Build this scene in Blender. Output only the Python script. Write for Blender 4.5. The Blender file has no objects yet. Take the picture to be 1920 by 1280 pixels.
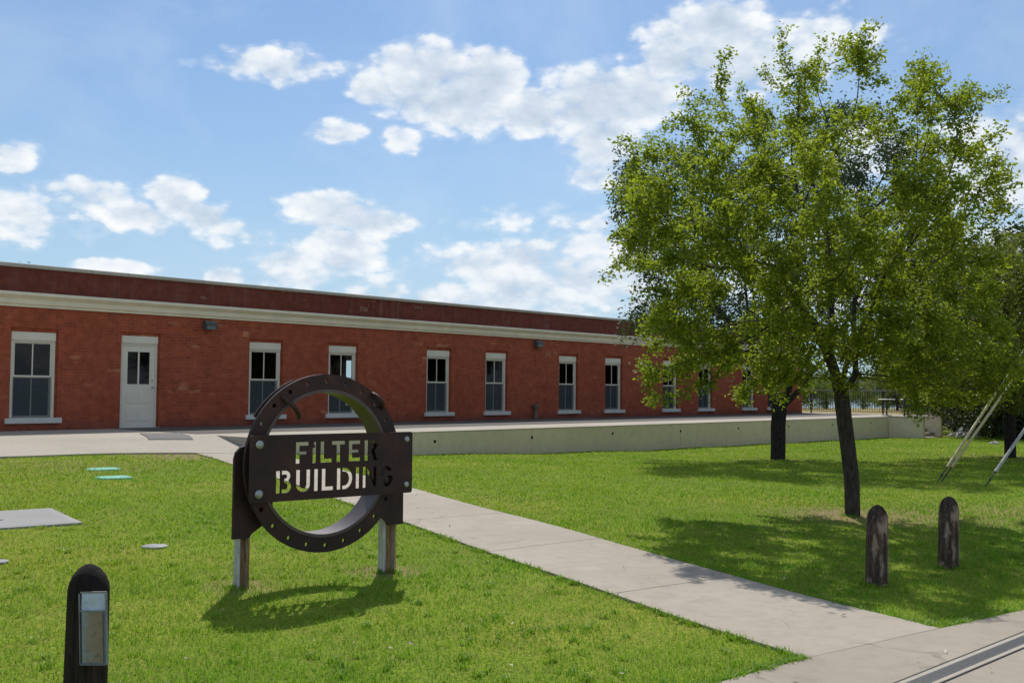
import bpy, math, random
import numpy as np
from mathutils import Matrix, Vector
random.seed(7); rng = np.random.default_rng(11)
SC = bpy.context.scene
COL = SC.collection
R = math.radians
# ------------------------------------------------------------------ frame of the place
# X runs along the brick building to the right, Y towards the building, Z up; the photographer stands at (0, 0)
HEAD = 42.39153633
CH, SH = math.cos(R(HEAD)), math.sin(R(HEAD))
def from_view(X, Y):            # metres to the right / ahead of the photographer -> world x, y
    return X * SH + Y * CH, -X * CH + Y * SH
WALL_Y, EDGE_Y, PLAT_Z = 24.94, 18.6, 0.571

ES = np.array([(-60, .62), (0, .45), (7.4, .38), (9.1, .35), (11.1, .31), (13.6, .19), (17, .05), (21.3, -.09),
               (26.7, -.2), (34, -.24), (44, -.32), (60, -.4), (90, -.5), (400, -.5)])
def smooth(t):
    t = np.clip(t, 0, 1); return t * t * (3 - 2 * t)
def ground(x, y):
    x = np.asarray(x, float); y = np.asarray(y, float)
    e = np.interp(x, ES[:, 0], ES[:, 1])
    z = e * np.clip((y - 4) / 14.6, 0, 1)
    z = z + (0.30 - z) * smooth((y - 18.9) / 5)
    ahead = x * CH + y * SH
    z = z + (-7.0 - z) * smooth((ahead - 92) / 45)
    z = z + .012 * np.sin(x * 1.3 + 2) * np.sin(y * 1.1) * np.clip((y - 4) / 3, 0, 1)
    return z
def gz(x, y): return float(ground(x, y))

# ------------------------------------------------------------------ helpers
def link(o, parent=None):
    COL.objects.link(o)
    if parent is not None: o.parent = parent
    return o
def tag(o, label=None, cat=None, group=None, kind=None):
    if label: o['label'] = label
    if cat: o['category'] = cat
    if group: o['group'] = group
    if kind: o['kind'] = kind
    return o
def thing(name, loc, label, cat, rz=0, group=None):
    o = bpy.data.objects.new(name, None); o.empty_display_size = .2
    o.location = loc; o.rotation_euler = (0, 0, rz)
    link(o); return tag(o, label, cat, group)
class MB:
    def __init__(s): s.v = []; s.f = []; s.sm = []
    def add(s, vs, fs, smooth_=False):
        b = len(s.v); s.v += [tuple(map(float, v)) for v in vs]
        s.f += [tuple(b + i for i in f) for f in fs]; s.sm += [smooth_] * len(fs); return s
    def box(s, x0, x1, y0, y1, z0, z1, bev=0, M=None):
        if bev <= 0:
            vs = [(x, y, z) for x in (x0, x1) for y in (y0, y1) for z in (z0, z1)]
            fs = [(0, 1, 3, 2), (4, 6, 7, 5), (0, 4, 5, 1), (2, 3, 7, 6), (0, 2, 6, 4), (1, 5, 7, 3)]
        else:
            import itertools
            vs = []; idx = {}
            lo = (x0, y0, z0); hi = (x1, y1, z1)
            for c in itertools.product((0, 1), repeat=3):
                for ax in range(3):
                    p = []
                    for k in range(3):
                        base = hi[k] if c[k] else lo[k]
                        if k != ax: base += -bev if c[k] else bev
                        p.append(base)
                    idx[(c, ax)] = len(vs); vs.append(p)
            fs = []
            for ax in range(3):
                o = [k for k in range(3) if k != ax]
                for sd in (0, 1):
                    q = []
                    for a, b in ((0, 0), (1, 0), (1, 1), (0, 1)):
                        c = [0, 0, 0]; c[ax] = sd; c[o[0]] = a; c[o[1]] = b
                        q.append(idx[(tuple(c), ax)])
                    flip = (sd == 1) ^ (ax == 1)
                    fs.append(tuple(q) if flip else tuple(q[::-1]))
            for ax in range(3):
                o = [k for k in range(3) if k != ax]
                for a, b in ((0, 0), (1, 0), (1, 1), (0, 1)):
                    c0 = [0, 0, 0]; c0[o[0]] = a; c0[o[1]] = b; c1 = list(c0); c1[ax] = 1
                    c0 = tuple(c0); c1 = tuple(c1)
                    fs.append((idx[(c0, o[0])], idx[(c1, o[0])], idx[(c1, o[1])], idx[(c0, o[1])]))
            for c in itertools.product((0, 1), repeat=3):
                fs.append((idx[(c, 0)], idx[(c, 1)], idx[(c, 2)]))
        if M is not None: vs = [tuple(M @ Vector(v)) for v in vs]
        return s.add(vs, fs)
    def tube(s, pts, rad, n=8, cap=True):
        pts = [Vector(p) for p in pts]
        rads = rad if isinstance(rad, (list, tuple)) else [rad] * len(pts)
        vs = []; fs = []; up = None
        for i, p in enumerate(pts):
            d = (pts[min(i + 1, len(pts) - 1)] - pts[max(i - 1, 0)]).normalized()
            if up is None:
                a = Vector((0, 0, 1)) if abs(d.z) < .9 else Vector((1, 0, 0)); up = d.cross(a).normalized()
            up = (up - d * up.dot(d)).normalized(); w = d.cross(up)
            for k in range(n):
                t = 2 * math.pi * k / n
                vs.append(p + (up * math.cos(t) + w * math.sin(t)) * rads[i])
        for i in range(len(pts) - 1):
            for k in range(n):
                a = i * n + k; b = i * n + (k + 1) % n
                fs.append((a, b, b + n, a + n))
        if cap: fs += [tuple(range(n))[::-1], tuple(range((len(pts) - 1) * n, len(pts) * n))]
        return s.add(vs, fs, True)
    def lathe(s, prof, n=24, c=(0, 0, 0)):
        vs = [(c[0] + r * math.cos(2 * math.pi * k / n), c[1] + r * math.sin(2 * math.pi * k / n), c[2] + z) for r, z in prof for k in range(n)]
        fs = []
        for i in range(len(prof) - 1):
            for k in range(n):
                a = i * n + k; b = i * n + (k + 1) % n
                fs.append((a, b, b + n, a + n))
        fs += [tuple(range(n))[::-1], tuple(range((len(prof) - 1) * n, len(prof) * n))]
        return s.add(vs, fs, True)
    def obj(s, name, mat, parent=None, label=None):
        me = bpy.data.meshes.new(name); me.from_pydata(s.v, [], s.f); me.update()
        me.polygons.foreach_set('use_smooth', s.sm)
        import bmesh
        b = bmesh.new(); b.from_mesh(me); bmesh.ops.recalc_face_normals(b, faces=b.faces); b.to_mesh(me); b.free()
        if mat: me.materials.append(mat)
        if any(s.sm):
            try: me.set_sharp_from_angle(angle=R(40))
            except Exception: pass
        o = bpy.data.objects.new(name, me); link(o, parent)
        if label: o['label'] = label
        return o
def np_mesh(name, V, F, mat, parent=None, tri=True, smooth_=False):
    me = bpy.data.meshes.new(name); n = F.shape[1]
    me.vertices.add(len(V)); me.vertices.foreach_set('co', np.ascontiguousarray(V, np.float32).ravel())
    me.loops.add(F.size); me.loops.foreach_set('vertex_index', np.ascontiguousarray(F, np.int32).ravel())
    me.polygons.add(len(F)); me.polygons.foreach_set('loop_start', np.arange(0, F.size, n, dtype=np.int32))
    try: me.polygons.foreach_set('loop_total', np.full(len(F), n, np.int32))
    except Exception: pass
    me.polygons.foreach_set('use_smooth', np.full(len(F), smooth_))
    me.update(calc_edges=True); me.validate()
    if mat: me.materials.append(mat)
    o = bpy.data.objects.new(name, me); link(o, parent); return o
def plate(outline, holes, thick):
    """flat plate in the local xz plane with real holes, thickness along y, centred on y=0 -> (verts, faces)"""
    cu = bpy.data.curves.new('tmp', 'CURVE'); cu.dimensions = '2D'; cu.fill_mode = 'BOTH'; cu.extrude = thick / 2
    for loop in [outline] + holes:
        sp = cu.splines.new('POLY'); sp.points.add(len(loop) - 1); sp.use_cyclic_u = True
        for i, (x, y) in enumerate(loop): sp.points[i].co = (x, y, 0, 1)
    o = bpy.data.objects.new('tmp', cu); COL.objects.link(o)
    dg = bpy.context.evaluated_depsgraph_get(); dg.update()
    me = bpy.data.meshes.new_from_object(o.evaluated_get(dg))
    vs = [(v.co.x, -v.co.z, v.co.y) for v in me.vertices]; fs = [tuple(p.vertices) for p in me.polygons]
    bpy.data.objects.remove(o); bpy.data.curves.remove(cu); bpy.data.meshes.remove(me)
    return vs, fs
def circle(cx, cy, r, n=48): return [(cx + r * math.cos(2 * math.pi * k / n), cy + r * math.sin(2 * math.pi * k / n)) for k in range(n)]
def copy_tree(o, parent=None):
    c = o.copy(); COL.objects.link(c); c.parent = parent
    for ch in list(o.children): copy_tree(ch, c)
    return c

# ------------------------------------------------------------------ materials
class NT:
    def __init__(s, name):
        s.m = bpy.data.materials.new(name); s.m.use_nodes = True; s.t = s.m.node_tree; s.t.nodes.clear()
        s.out = s.n('ShaderNodeOutputMaterial')
    def n(s, typ, **kw):
        nd = s.t.nodes.new(typ)
        for k, v in kw.items():
            if k.startswith('i_'):
                nd.inputs[k[2:].replace('_', ' ')].default_value = v
            else: setattr(nd, k, v)
        return nd
    def l(s, a, b): s.t.links.new(a, b)
    def coord(s, kind='Object', scale=(1, 1, 1), loc=(0, 0, 0)):
        tc = s.n('ShaderNodeTexCoord'); mp = s.n('ShaderNodeMapping')
        mp.inputs['Scale'].default_value = scale; mp.inputs['Location'].default_value = loc
        s.l(tc.outputs[kind], mp.inputs['Vector']); return mp.outputs['Vector']
    def pos(s, scale=(1, 1, 1), loc=(0, 0, 0)):
        g = s.n('ShaderNodeNewGeometry'); mp = s.n('ShaderNodeMapping')
        mp.inputs['Scale'].default_value = scale; mp.inputs['Location'].default_value = loc
        s.l(g.outputs['Position'], mp.inputs['Vector']); return mp.outputs['Vector']
    def noise(s, vec, scale, detail=4, rough=.55, dist=0):
        nd = s.n('ShaderNodeTexNoise'); nd.inputs['Scale'].default_value = scale
        nd.inputs['Detail'].default_value = detail; nd.inputs['Roughness'].default_value = rough
        nd.inputs['Distortion'].default_value = dist
        s.l(vec, nd.inputs['Vector']); return nd.outputs['Fac']
    def ramp(s, fac, stops, interp='LINEAR'):
        nd = s.n('ShaderNodeValToRGB'); nd.color_ramp.interpolation = interp
        el = nd.color_ramp.elements
        while len(el) < len(stops): el.new(.5)
        for e, (p, c) in zip(el, stops):
            e.position = p; e.color = (c[0], c[1], c[2], 1) if isinstance(c, (tuple, list)) else (c, c, c, 1)
        s.l(fac, nd.inputs['Fac']); return nd.outputs['Color']
    def mix(s, fac, a, b, blend='MIX'):
        nd = s.n('ShaderNodeMix', data_type='RGBA', blend_type=blend)
        for sock, v in ((nd.inputs[0], fac), (nd.inputs[6], a), (nd.inputs[7], b)):
            if hasattr(v, 'is_linked') or isinstance(v, bpy.types.NodeSocket): s.l(v, sock)
            elif isinstance(v, (tuple, list)): sock.default_value = (v[0], v[1], v[2], 1)
            else: sock.default_value = v
        return nd.outputs[2]
    def math(s, op, a, b=0., c=None, clamp=False):
        nd = s.n('ShaderNodeMath', operation=op); nd.use_clamp = clamp
        for sock, v in zip(nd.inputs, (a, b, c)):
            if v is None: continue
            if isinstance(v, bpy.types.NodeSocket): s.l(v, sock)
            else: sock.default_value = v
        return nd.outputs[0]
    def bump(s, h, strength=.3, dist=.02):
        nd = s.n('ShaderNodeBump'); nd.inputs['Strength'].default_value = strength; nd.inputs['Distance'].default_value = dist
        s.l(h, nd.inputs['Height']); return nd.outputs['Normal']
    def bsdf(s, color, rough=.8, metal=0., normal=None, spec=.5, final=True):
        b = s.n('ShaderNodeBsdfPrincipled')
        for nm, v in (('Base Color', color), ('Roughness', rough), ('Metallic', metal), ('Normal', normal), ('Specular IOR Level', spec)):
            if v is None: continue
            if isinstance(v, bpy.types.NodeSocket): s.l(v, b.inputs[nm])
            elif isinstance(v, (tuple, list)): b.inputs[nm].default_value = (v[0], v[1], v[2], 1)
            else: b.inputs[nm].default_value = v
        if final: s.l(b.outputs[0], s.out.inputs['Surface'])
        return b.outputs[0]

def m_concrete(name, a, b, stain=(.2, .18, .15), scale=1.0, cracks=False):
    t = NT(name); p = t.pos()
    n1 = t.noise(p, .5 * scale, 6, .6); n2 = t.noise(p, 9 * scale, 5, .65); n3 = t.noise(p, 160, 2, .5)
    c = t.ramp(n1, [(.3, a), (.7, b)])
    c = t.mix(t.math('MULTIPLY', t.ramp(n2, [(.45, 0), (.72, 1)]), .35), c, stain)
    c = t.mix(t.math('MULTIPLY', t.ramp(n3, [(.35, 1), (.6, 0)]), .25), c, stain)
    if cracks:
        dv = t.n('ShaderNodeVectorMath', operation='ADD'); t.l(p, dv.inputs[0]); nv = t.n('ShaderNodeTexNoise'); nv.inputs['Scale'].default_value = 3; nv.inputs['Detail'].default_value = 5; t.l(p, nv.inputs['Vector'])
        sc_ = t.n('ShaderNodeVectorMath', operation='SCALE'); sc_.inputs['Scale'].default_value = .5; t.l(nv.outputs['Color'], sc_.inputs[0]); t.l(sc_.outputs[0], dv.inputs[1])
        vo = t.n('ShaderNodeTexVoronoi', feature='DISTANCE_TO_EDGE'); vo.inputs['Scale'].default_value = .55; t.l(dv.outputs[0], vo.inputs['Vector'])
        ck = t.math('MULTIPLY', t.ramp(vo.outputs['Distance'], [(.0, 1), (.010, 0)]), t.ramp(t.noise(p, .9, 3), [(.50, 0), (.62, .55)]))
        c = t.mix(ck, c, (.13, .115, .09))
        c = t.mix(t.math('MULTIPLY', t.ramp(t.noise(p, 2.2, 6, .7, 1.2), [(.52, 0), (.72, 1)]), .38), c, tuple(x * .62 for x in a))
        c = t.mix(t.ramp(t.noise(p, 1.3, 3, .6, .3), [(.62, 0), (.74, .30)]), c, tuple(min(1, x * 1.25) for x in b))
    t.bsdf(c, .88, normal=t.bump(n3, .25, .004), spec=.3); return t.m
def m_plain(name, col, rough=.6, var=.15, metal=0., scale=8, spec=.5):
    t = NT(name); p = t.coord(); n = t.noise(p, scale, 5, .6)
    d = tuple(c * (1 - var) for c in col); e = tuple(min(1, c * (1 + var)) for c in col)
    c = t.ramp(n, [(.3, d), (.7, e)])
    t.bsdf(c, rough, metal, t.bump(n, .08, .01), spec); return t.m
def m_brick(name, c1, c2, mortar, pale):
    t = NT(name); g = t.n('ShaderNodeNewGeometry'); sx = t.n('ShaderNodeSeparateXYZ'); t.l(g.outputs['Position'], sx.inputs[0])
    cb = t.n('ShaderNodeCombineXYZ')
    t.l(t.math('ADD', sx.outputs[0], sx.outputs[1]), cb.inputs[0]); t.l(sx.outputs[2], cb.inputs[1])
    br = t.n('ShaderNodeTexBrick'); t.l(cb.outputs[0], br.inputs['Vector'])
    br.offset = .5; br.inputs['Scale'].default_value = 1; br.inputs['Brick Width'].default_value = .213
    br.inputs['Row Height'].default_value = .0735; br.inputs['Mortar Size'].default_value = .0075
    br.inputs['Mortar Smooth'].default_value = .3; br.inputs['Bias'].default_value = 0
    br.inputs['Color1'].default_value = (*c1, 1); br.inputs['Color2'].default_value = (*c2, 1); br.inputs['Mortar'].default_value = (*mortar, 1)
    p = g.outputs['Position']
    n1 = t.noise(p, .45, 5, .6); n2 = t.noise(p, 5, 4, .6)
    c = t.mix(t.ramp(n1, [(.35, 0), (.65, .70)]), br.outputs['Color'], tuple(x * .72 for x in c1))
    c = t.mix(t.math('MULTIPLY', t.ramp(n2, [(.4, 0), (.72, 1)]), .5), c, tuple(min(1, x * 1.35 + .025) for x in c1))
    # a few pale repaired bricks, snapped to the courses
    fx = t.math('FLOOR', t.math('DIVIDE', t.math('ADD', sx.outputs[0], sx.outputs[1]), .32)); fz = t.math('FLOOR', t.math('DIVIDE', sx.outputs[2], .0735))
    wn = t.n('ShaderNodeTexWhiteNoise', noise_dimensions='2D'); cb2 = t.n('ShaderNodeCombineXYZ'); t.l(fx, cb2.inputs[0]); t.l(fz, cb2.inputs[1]); t.l(cb2.outputs[0], wn.inputs['Vector'])
    zone = t.ramp(t.noise(p, .8, 2, .5), [(.54, 0), (.62, 1)])
    rare = t.math('GREATER_THAN', wn.outputs['Value'], .90)
    k = t.math('MULTIPLY', t.math('MULTIPLY', rare, zone), t.math('MULTIPLY', t.ramp(n2, [(.38, 0), (.55, 1)]), .55))
    c = t.mix(k, c, pale)
    # chalky streaks below the eaves
    st = t.noise(t.pos((2.2, 2.2, .25)), 1.6, 4, .6)
    hi = t.ramp(t.math('DIVIDE', sx.outputs[2], 5), [(.62, 0), (.80, 1)])
    c = t.mix(t.math('MULTIPLY', t.math('MULTIPLY', t.ramp(st, [(.55, 0), (.75, 1)]), hi), .28), c, (.30, .20, .17))
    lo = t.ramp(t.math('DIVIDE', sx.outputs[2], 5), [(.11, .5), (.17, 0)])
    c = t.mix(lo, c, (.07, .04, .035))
    h = t.math('ADD', br.outputs['Fac'], t.math('MULTIPLY', n2, -.25))
    nd = t.n('ShaderNodeBump', invert=True); nd.inputs['Strength'].default_value = .5; nd.inputs['Distance'].default_value = .008; t.l(h, nd.inputs['Height'])
    t.bsdf(c, .75, normal=nd.outputs['Normal'], spec=.35); return t.m
def m_leaf(name, dark, mid, light, trans=.5, tint=(.35, .5, .04), gloss=.35):
    t = NT(name); g = t.n('ShaderNodeNewGeometry')
    n = t.noise(g.outputs['Position'], 1.6, 3, .6)
    v = t.math('ADD', t.math('MULTIPLY', g.outputs['Random Per Island'], .55), t.math('MULTIPLY', n, .5))
    c = t.ramp(v, [(.25, dark), (.52, mid), (.85, light)])
    b = t.bsdf(c, .5, spec=gloss, final=False)
    tr = t.n('ShaderNodeBsdfTranslucent'); t.l(t.mix(.55, c, tint), tr.inputs['Color'])
    mx = t.n('ShaderNodeMixShader'); mx.inputs[0].default_value = trans
    t.l(b, mx.inputs[1]); t.l(tr.outputs[0], mx.inputs[2]); t.l(mx.outputs[0], t.out.inputs['Surface']); return t.m
def m_bark(name, a, b):
    t = NT(name); p = t.pos((1, 1, .28)); n = t.noise(p, 26, 6, .65, .4); n2 = t.noise(t.pos(), 3, 3)
    c = t.ramp(n, [(.38, a), (.62, b)]); c = t.mix(t.math('MULTIPLY', n2, .4), c, tuple(x * .6 for x in a))
    t.bsdf(c, .9, normal=t.bump(n, .9, .02), spec=.2); return t.m

def m_lawn():
    t = NT('lawn_soil'); p = t.pos()
    n1 = t.noise(p, .35, 4, .6); n2 = t.noise(p, 2.3, 5, .65); n3 = t.noise(t.pos((1, 1, 1)), 38, 3, .6)
    c = t.ramp(n1, [(.3, (.140, .225, .016)), (.5, (.215, .285, .022)), (.72, (.33, .32, .045))])
    c = t.mix(t.ramp(n2, [(.42, 0), (.7, .55)]), c, (.225, .215, .045))
    c = t.mix(t.ramp(n3, [(.35, .6), (.6, 0)]), c, (.040, .075, .010))
    c = t.mix(t.ramp(t.noise(p, 110, 2, .6), [(.5, 0), (.8, .45)]), c, (.20, .25, .05))
    # bare, dry patches: round the paving corner, under the trees, round the posts
    def spot(x, y, r, k):
        d = t.n('ShaderNodeVectorMath', operation='DISTANCE'); d.inputs[1].default_value = (x, y, 0)
        q = t.n('ShaderNodeVectorMath', operation='MULTIPLY'); q.inputs[1].default_value = (1, 1, 0); t.l(p, q.inputs[0]); t.l(q.outputs[0], d.inputs[0])
        e = t.math('SUBTRACT', 1.0, t.math('DIVIDE', d.outputs['Value'], r), clamp=True)
        return t.math('MULTIPLY', t.math('MULTIPLY', e, t.math('ADD', n2, .35)), k, clamp=True)
    for x, y, r, k in ((10.7, 18.1, 1.5, 2.2), (12.94, 5.89, 1.3, 1.5), (13.6, 5.3, 1.5, 1.0), (4.57, 6.98, .35, 1.8), (5.88, 6.8, .4, 1.8), (15, 4.4, 2.0, .9), (29.3, 9, 2.5, 1.0), (24, 12.8, 1.5, 1), (8.0, 16.6, 2.0, .7)):
        c = t.mix(spot(x, y, r, k), c, (.27, .205, .10))
    s = t.n('ShaderNodeSeparateXYZ'); t.l(p, s.inputs[0])
    far = t.ramp(t.math('DIVIDE', t.math('ADD', s.outputs[0], s.outputs[1]), 100), [(.735, 0), (.80, 1)])
    c = t.mix(far, c, t.ramp(n2, [(.35, (.36, .27, .12)), (.65, (.27, .24, .10))]))
    t.bsdf(c, .95, normal=t.bump(n3, .8, .03), spec=.1); return t.m

MAT = dict(
    brick=m_brick('red_brick', (.395, .080, .030), (.245, .048, .020), (.38, .125, .068), (.58, .30, .14)),
    brick_top=m_brick('parapet_brick', (.185, .034, .018), (.130, .027, .016), (.16, .05, .032), (.34, .22, .16)),
    cream=m_plain('cream_paint', (.84, .74, .56), .55, .08, scale=3),
    cream2=m_plain('door_paint', (.80, .73, .60), .45, .05, scale=3),
    frame=m_plain('window_paint', (.76, .70, .58), .5, .06, scale=5),
    sill=m_concrete('sill_paint', (.66, .64, .58), (.74, .72, .66), (.45, .44, .40)),
    coping=m_concrete('coping_stone', (.46, .42, .36), (.56, .52, .45)),
    walk=m_concrete('sidewalk_concrete', (.355, .305, .245), (.425, .37, .30), (.26, .225, .175), cracks=True),
    plaza=m_concrete('plaza_concrete', (.325, .275, .215), (.38, .325, .26), (.25, .21, .165), cracks=True),
    deck=m_concrete('deck_concrete', (.37, .325, .265), (.45, .40, .33), (.26, .225, .18)),
    retain=m_concrete('retaining_wall_paint', (.68, .58, .41), (.78, .68, .49), (.46, .39, .27), .5),
    rust=None, lawn=m_lawn(),
    dark=m_plain('dark_metal', (.03, .03, .032), .5, .2, .3),
    lampm=m_plain('lamp_housing', (.10, .105, .10), .55, .2, .2),
    lens=m_plain('lamp_lens', (.16, .19, .19), .25, .1),
    galv=m_plain('galvanised_steel', (.42, .43, .42), .45, .2, .6, 20),
    rail=m_plain('rail_steel', (.045, .05, .055), .5, .1, .4),
    table=m_plain('table_top', (.62, .61, .58), .6, .05),
    vault=m_concrete('vault_concrete', (.31, .30, .29), (.38, .365, .35), (.24, .235, .22)),
    plate=m_plain('white_plate', (.24, .245, .24), .7, .35),
    teal=m_plain('teal_lid', (.14, .50, .36), .5, .12, scale=20),
    stone=m_concrete('limestone', (.34, .33, .30), (.48, .46, .42), (.2, .2, .18)),
    yellow=m_plain('guard_yellow', (.46, .39, .18), .5, .15, scale=14),
    grey=m_plain('guard_grey', (.34, .34, .30), .55, .15, scale=14),
    cable=m_plain('steel_cable', (.22, .22, .21), .5, .1, .6),
    pole=m_bark('pole_timber', (.09, .06, .04), (.16, .12, .08)),
    hole=m_plain('drain_hole', (.008, .008, .008), .9, .1),
    pipe=m_plain('pipe_grey', (.14, .11, .10), .6, .15),
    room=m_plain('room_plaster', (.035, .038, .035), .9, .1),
    far=m_plain('far_wood', (.040, .066, .058), .95, .35, scale=.05, spec=.05),
    grate=m_plain('drain_grate', (.10, .105, .11), .5, .2, .5, 30),
)
def rust():
    t = NT('rusted_steel'); p = t.coord(); n = t.noise(p, 4, 6, .65); n2 = t.noise(p, 40, 4, .6)
    c = t.ramp(n, [(.3, (.018, .013, .013)), (.5, (.036, .017, .015)), (.62, (.055, .024, .017)), (.75, (.10, .042, .020))])
    c = t.mix(t.math('MULTIPLY', t.ramp(n2, [(.5, 0), (.8, 1)]), .4), c, (.09, .040, .022))
    t.bsdf(c, t.ramp(n2, [(.3, .48), (.7, .7)]), .25, t.bump(n2, .25, .004), .45); return t.m
MAT['rust'] = rust()
def barrel():  # steel colour lightened to carry the sunlit look inside the pipe
    t = NT('sunlit_tone_barrel_steel'); p = t.coord(); n = t.noise(p, 6, 6, .65)
    t.bsdf(t.ramp(n, [(.3, (.050, .036, .034)), (.7, (.12, .085, .078))]), .46, .15, t.bump(n, .15, .004), .6); return t.m
MAT['barrel'] = barrel()
def post_mat():
    t = NT('weathered_post_steel'); p = t.coord(); n = t.noise(p, 7, 6, .7); n2 = t.noise(t.coord(scale=(3, 3, .6)), 9, 4, .6)
    c = t.ramp(n, [(.35, (.36, .37, .37)), (.65, (.60, .60, .58))])
    c = t.mix(t.ramp(n2, [(.56, 0), (.68, .9)]), c, (.30, .12, .045))
    t.bsdf(c, .6, .1, t.bump(n, .2, .004), .4); return t.m
MAT['post'] = post_mat()
def rust_flange():
    t = NT('orange_rust'); p = t.coord(scale=(3, 3, .7)); n = t.noise(p, 9, 5, .7)
    t.bsdf(t.ramp(n, [(.35, (.16, .075, .035)), (.5, (.40, .21, .08)), (.7, (.42, .34, .22))]), .8, 0, t.bump(n, .3, .004), .3); return t.m
MAT['orust'] = rust_flange()
def wood_post(name, k, pale, th):
    t = NT(name); p = t.coord(scale=(1, 1, .10)); n = t.noise(p, 34, 6, .7, .6); n2 = t.noise(t.coord(scale=(1, 1, .30)), 13, 5, .7)
    z = t.n('ShaderNodeSeparateXYZ'); t.l(t.coord(), z.inputs[0])
    c = t.ramp(n, [(.3, (.011 * k, .008 * k, .006 * k)), (.55, (.052 * k, .036 * k, .027 * k)), (.8, (.115 * k, .084 * k, .064 * k))])
    c = t.mix(t.ramp(n2, [(th, 0), (th + .10, .85)]), c, pale)
    c = t.mix(t.ramp(z.outputs[2], [(.50, 0), (.66, .7)]), c, (.012, .010, .010))
    t.bsdf(c, .92, normal=t.bump(n, 1.0, .02), spec=.2); return t.m
MAT['bollard'] = wood_post('weathered_bollard_wood', .8, (.06, .05, .045), .62); MAT['bollard_grey'] = wood_post('bleached_bollard_wood', 2.0, (.42, .31, .23), .50)
def glass(name, tint, refl=.1, keep=.85):
    t = NT(name); tr = t.n('ShaderNodeBsdfTransparent'); tr.inputs[0].default_value = (tint[0] * keep, tint[1] * keep, tint[2] * keep, 1)
    gl = t.n('ShaderNodeBsdfGlossy'); gl.inputs['Roughness'].default_value = .03
    t.l(t.bump(t.noise(t.coord(), 1.7, 2), .05, .02), gl.inputs['Normal'])
    fr = t.n('ShaderNodeFresnel'); fr.inputs[0].default_value = 1.5
    mx = t.n('ShaderNodeMixShader'); t.l(t.math('MULTIPLY', fr.outputs[0], refl * 10, clamp=True), mx.inputs[0])
    t.l(tr.outputs[0], mx.inputs[1]); t.l(gl.outputs[0], mx.inputs[2]); t.l(mx.outputs[0], t.out.inputs['Surface']); return t.m
MAT['glass'] = glass('window_glass', (.80, .88, .86), .07)
MAT['acrylic'] = glass('clear_acrylic', (.9, .94, .97), .05)
MAT['milky'] = m_plain('milky_acrylic', (.46, .56, .66), .2, .15, scale=30)
def screen():
    t = NT('insect_screen'); tr = t.n('ShaderNodeBsdfTransparent')
    b = t.bsdf((.075, .095, .105), .7, final=False); mx = t.n('ShaderNodeMixShader'); mx.inputs[0].default_value = .55
    t.l(tr.outputs[0], mx.inputs[1]); t.l(b, mx.inputs[2]); t.l(mx.outputs[0], t.out.inputs['Surface']); return t.m
MAT['screen'] = screen()
def water():
    t = NT('lake_water'); p = t.pos(); n = t.noise(p, .25, 4, .6)
    t.bsdf((.03, .05, .06), .12, normal=t.bump(n, .35, .3), spec=.8); return t.m
MAT['water'] = water()
def flyer():
    t = NT('sun_faded_flyer'); p = t.coord(); n = t.noise(p, 14, 4, .6, .6)
    s = t.n('ShaderNodeSeparateXYZ'); t.l(t.coord(), s.inputs[0])
    c = t.ramp(t.math('ADD', t.math('MULTIPLY', n, .6), t.math('MULTIPLY', s.outputs[0], 4)), [(.10, (.90, .95, .92)), (.22, (.95, .68, .48)), (.55, (.90, .55, .33))])
    c = t.mix(t.ramp(t.noise(p, 30, 3), [(.58, 0), (.7, .6)]), c, (.15, .12, .11))
    t.bsdf(c, .5); return t.m
MAT['flyer'] = flyer()
LEAF_ELM = m_leaf('elm_leaf', (.040, .072, .007), (.125, .185, .012), (.30, .345, .035), .56, (.44, .55, .03))
LEAF_OAK = m_leaf('live_oak_leaf', (.028, .045, .018), (.045, .068, .024), (.075, .10, .032), .3, (.10, .17, .03))
LEAF_MID = m_leaf('mid_leaf', (.035, .060, .008), (.080, .115, .012), (.17, .19, .026), .46, (.26, .32, .025))
LEAF_DARK = m_leaf('thicket_leaf', (.012, .020, .006), (.022, .036, .009), (.042, .062, .014), .22, (.08, .13, .015))
LEAF_LIGHT = m_leaf('shoreline_shrub_leaf', (.07, .12, .025), (.11, .17, .03), (.17, .24, .05), .45, (.25, .36, .05))
def m_grass():
    t = NT('grass_blade'); g = t.n('ShaderNodeNewGeometry'); P_ = g.outputs['Position']
    n = t.noise(P_, 2.4, 5, .65); n2 = t.noise(P_, .38, 3, .6); rp = g.outputs['Random Per Island']
    v = t.math('ADD', t.math('MULTIPLY', rp, .5), t.math('MULTIPLY', n, .55))
    c = t.ramp(v, [(.22, (.080, .185, .008)), (.50, (.180, .320, .014)), (.72, (.30, .42, .035)), (.9, (.50, .52, .18))])
    c = t.mix(t.ramp(n2, [(.42, 0), (.66, .55)]), c, (.36, .39, .05))
    c = t.mix(t.ramp(t.noise(P_, 1.1, 4, .7, .5), [(.60, 0), (.70, .6)]), c, (.10, .25, .05))
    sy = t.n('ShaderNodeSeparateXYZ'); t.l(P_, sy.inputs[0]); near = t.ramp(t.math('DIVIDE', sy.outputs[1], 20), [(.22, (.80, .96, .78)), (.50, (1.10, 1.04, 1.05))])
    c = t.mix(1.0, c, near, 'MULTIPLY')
    b = t.bsdf(c, .5, spec=.3, final=False); tr = t.n('ShaderNodeBsdfTranslucent'); t.l(t.mix(.45, c, (.26, .48, .03)), tr.inputs['Color'])
    mx = t.n('ShaderNodeMixShader'); mx.inputs[0].default_value = .45; t.l(b, mx.inputs[1]); t.l(tr.outputs[0], mx.inputs[2]); t.l(mx.outputs[0], t.out.inputs['Surface']); return t.m
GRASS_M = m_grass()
_unused = lambda: m_leaf('grass_blade_plain', (.090, .185, .012), (.170, .285, .024), (.36, .42, .10), .5, (.30, .50, .03), .3)
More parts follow.
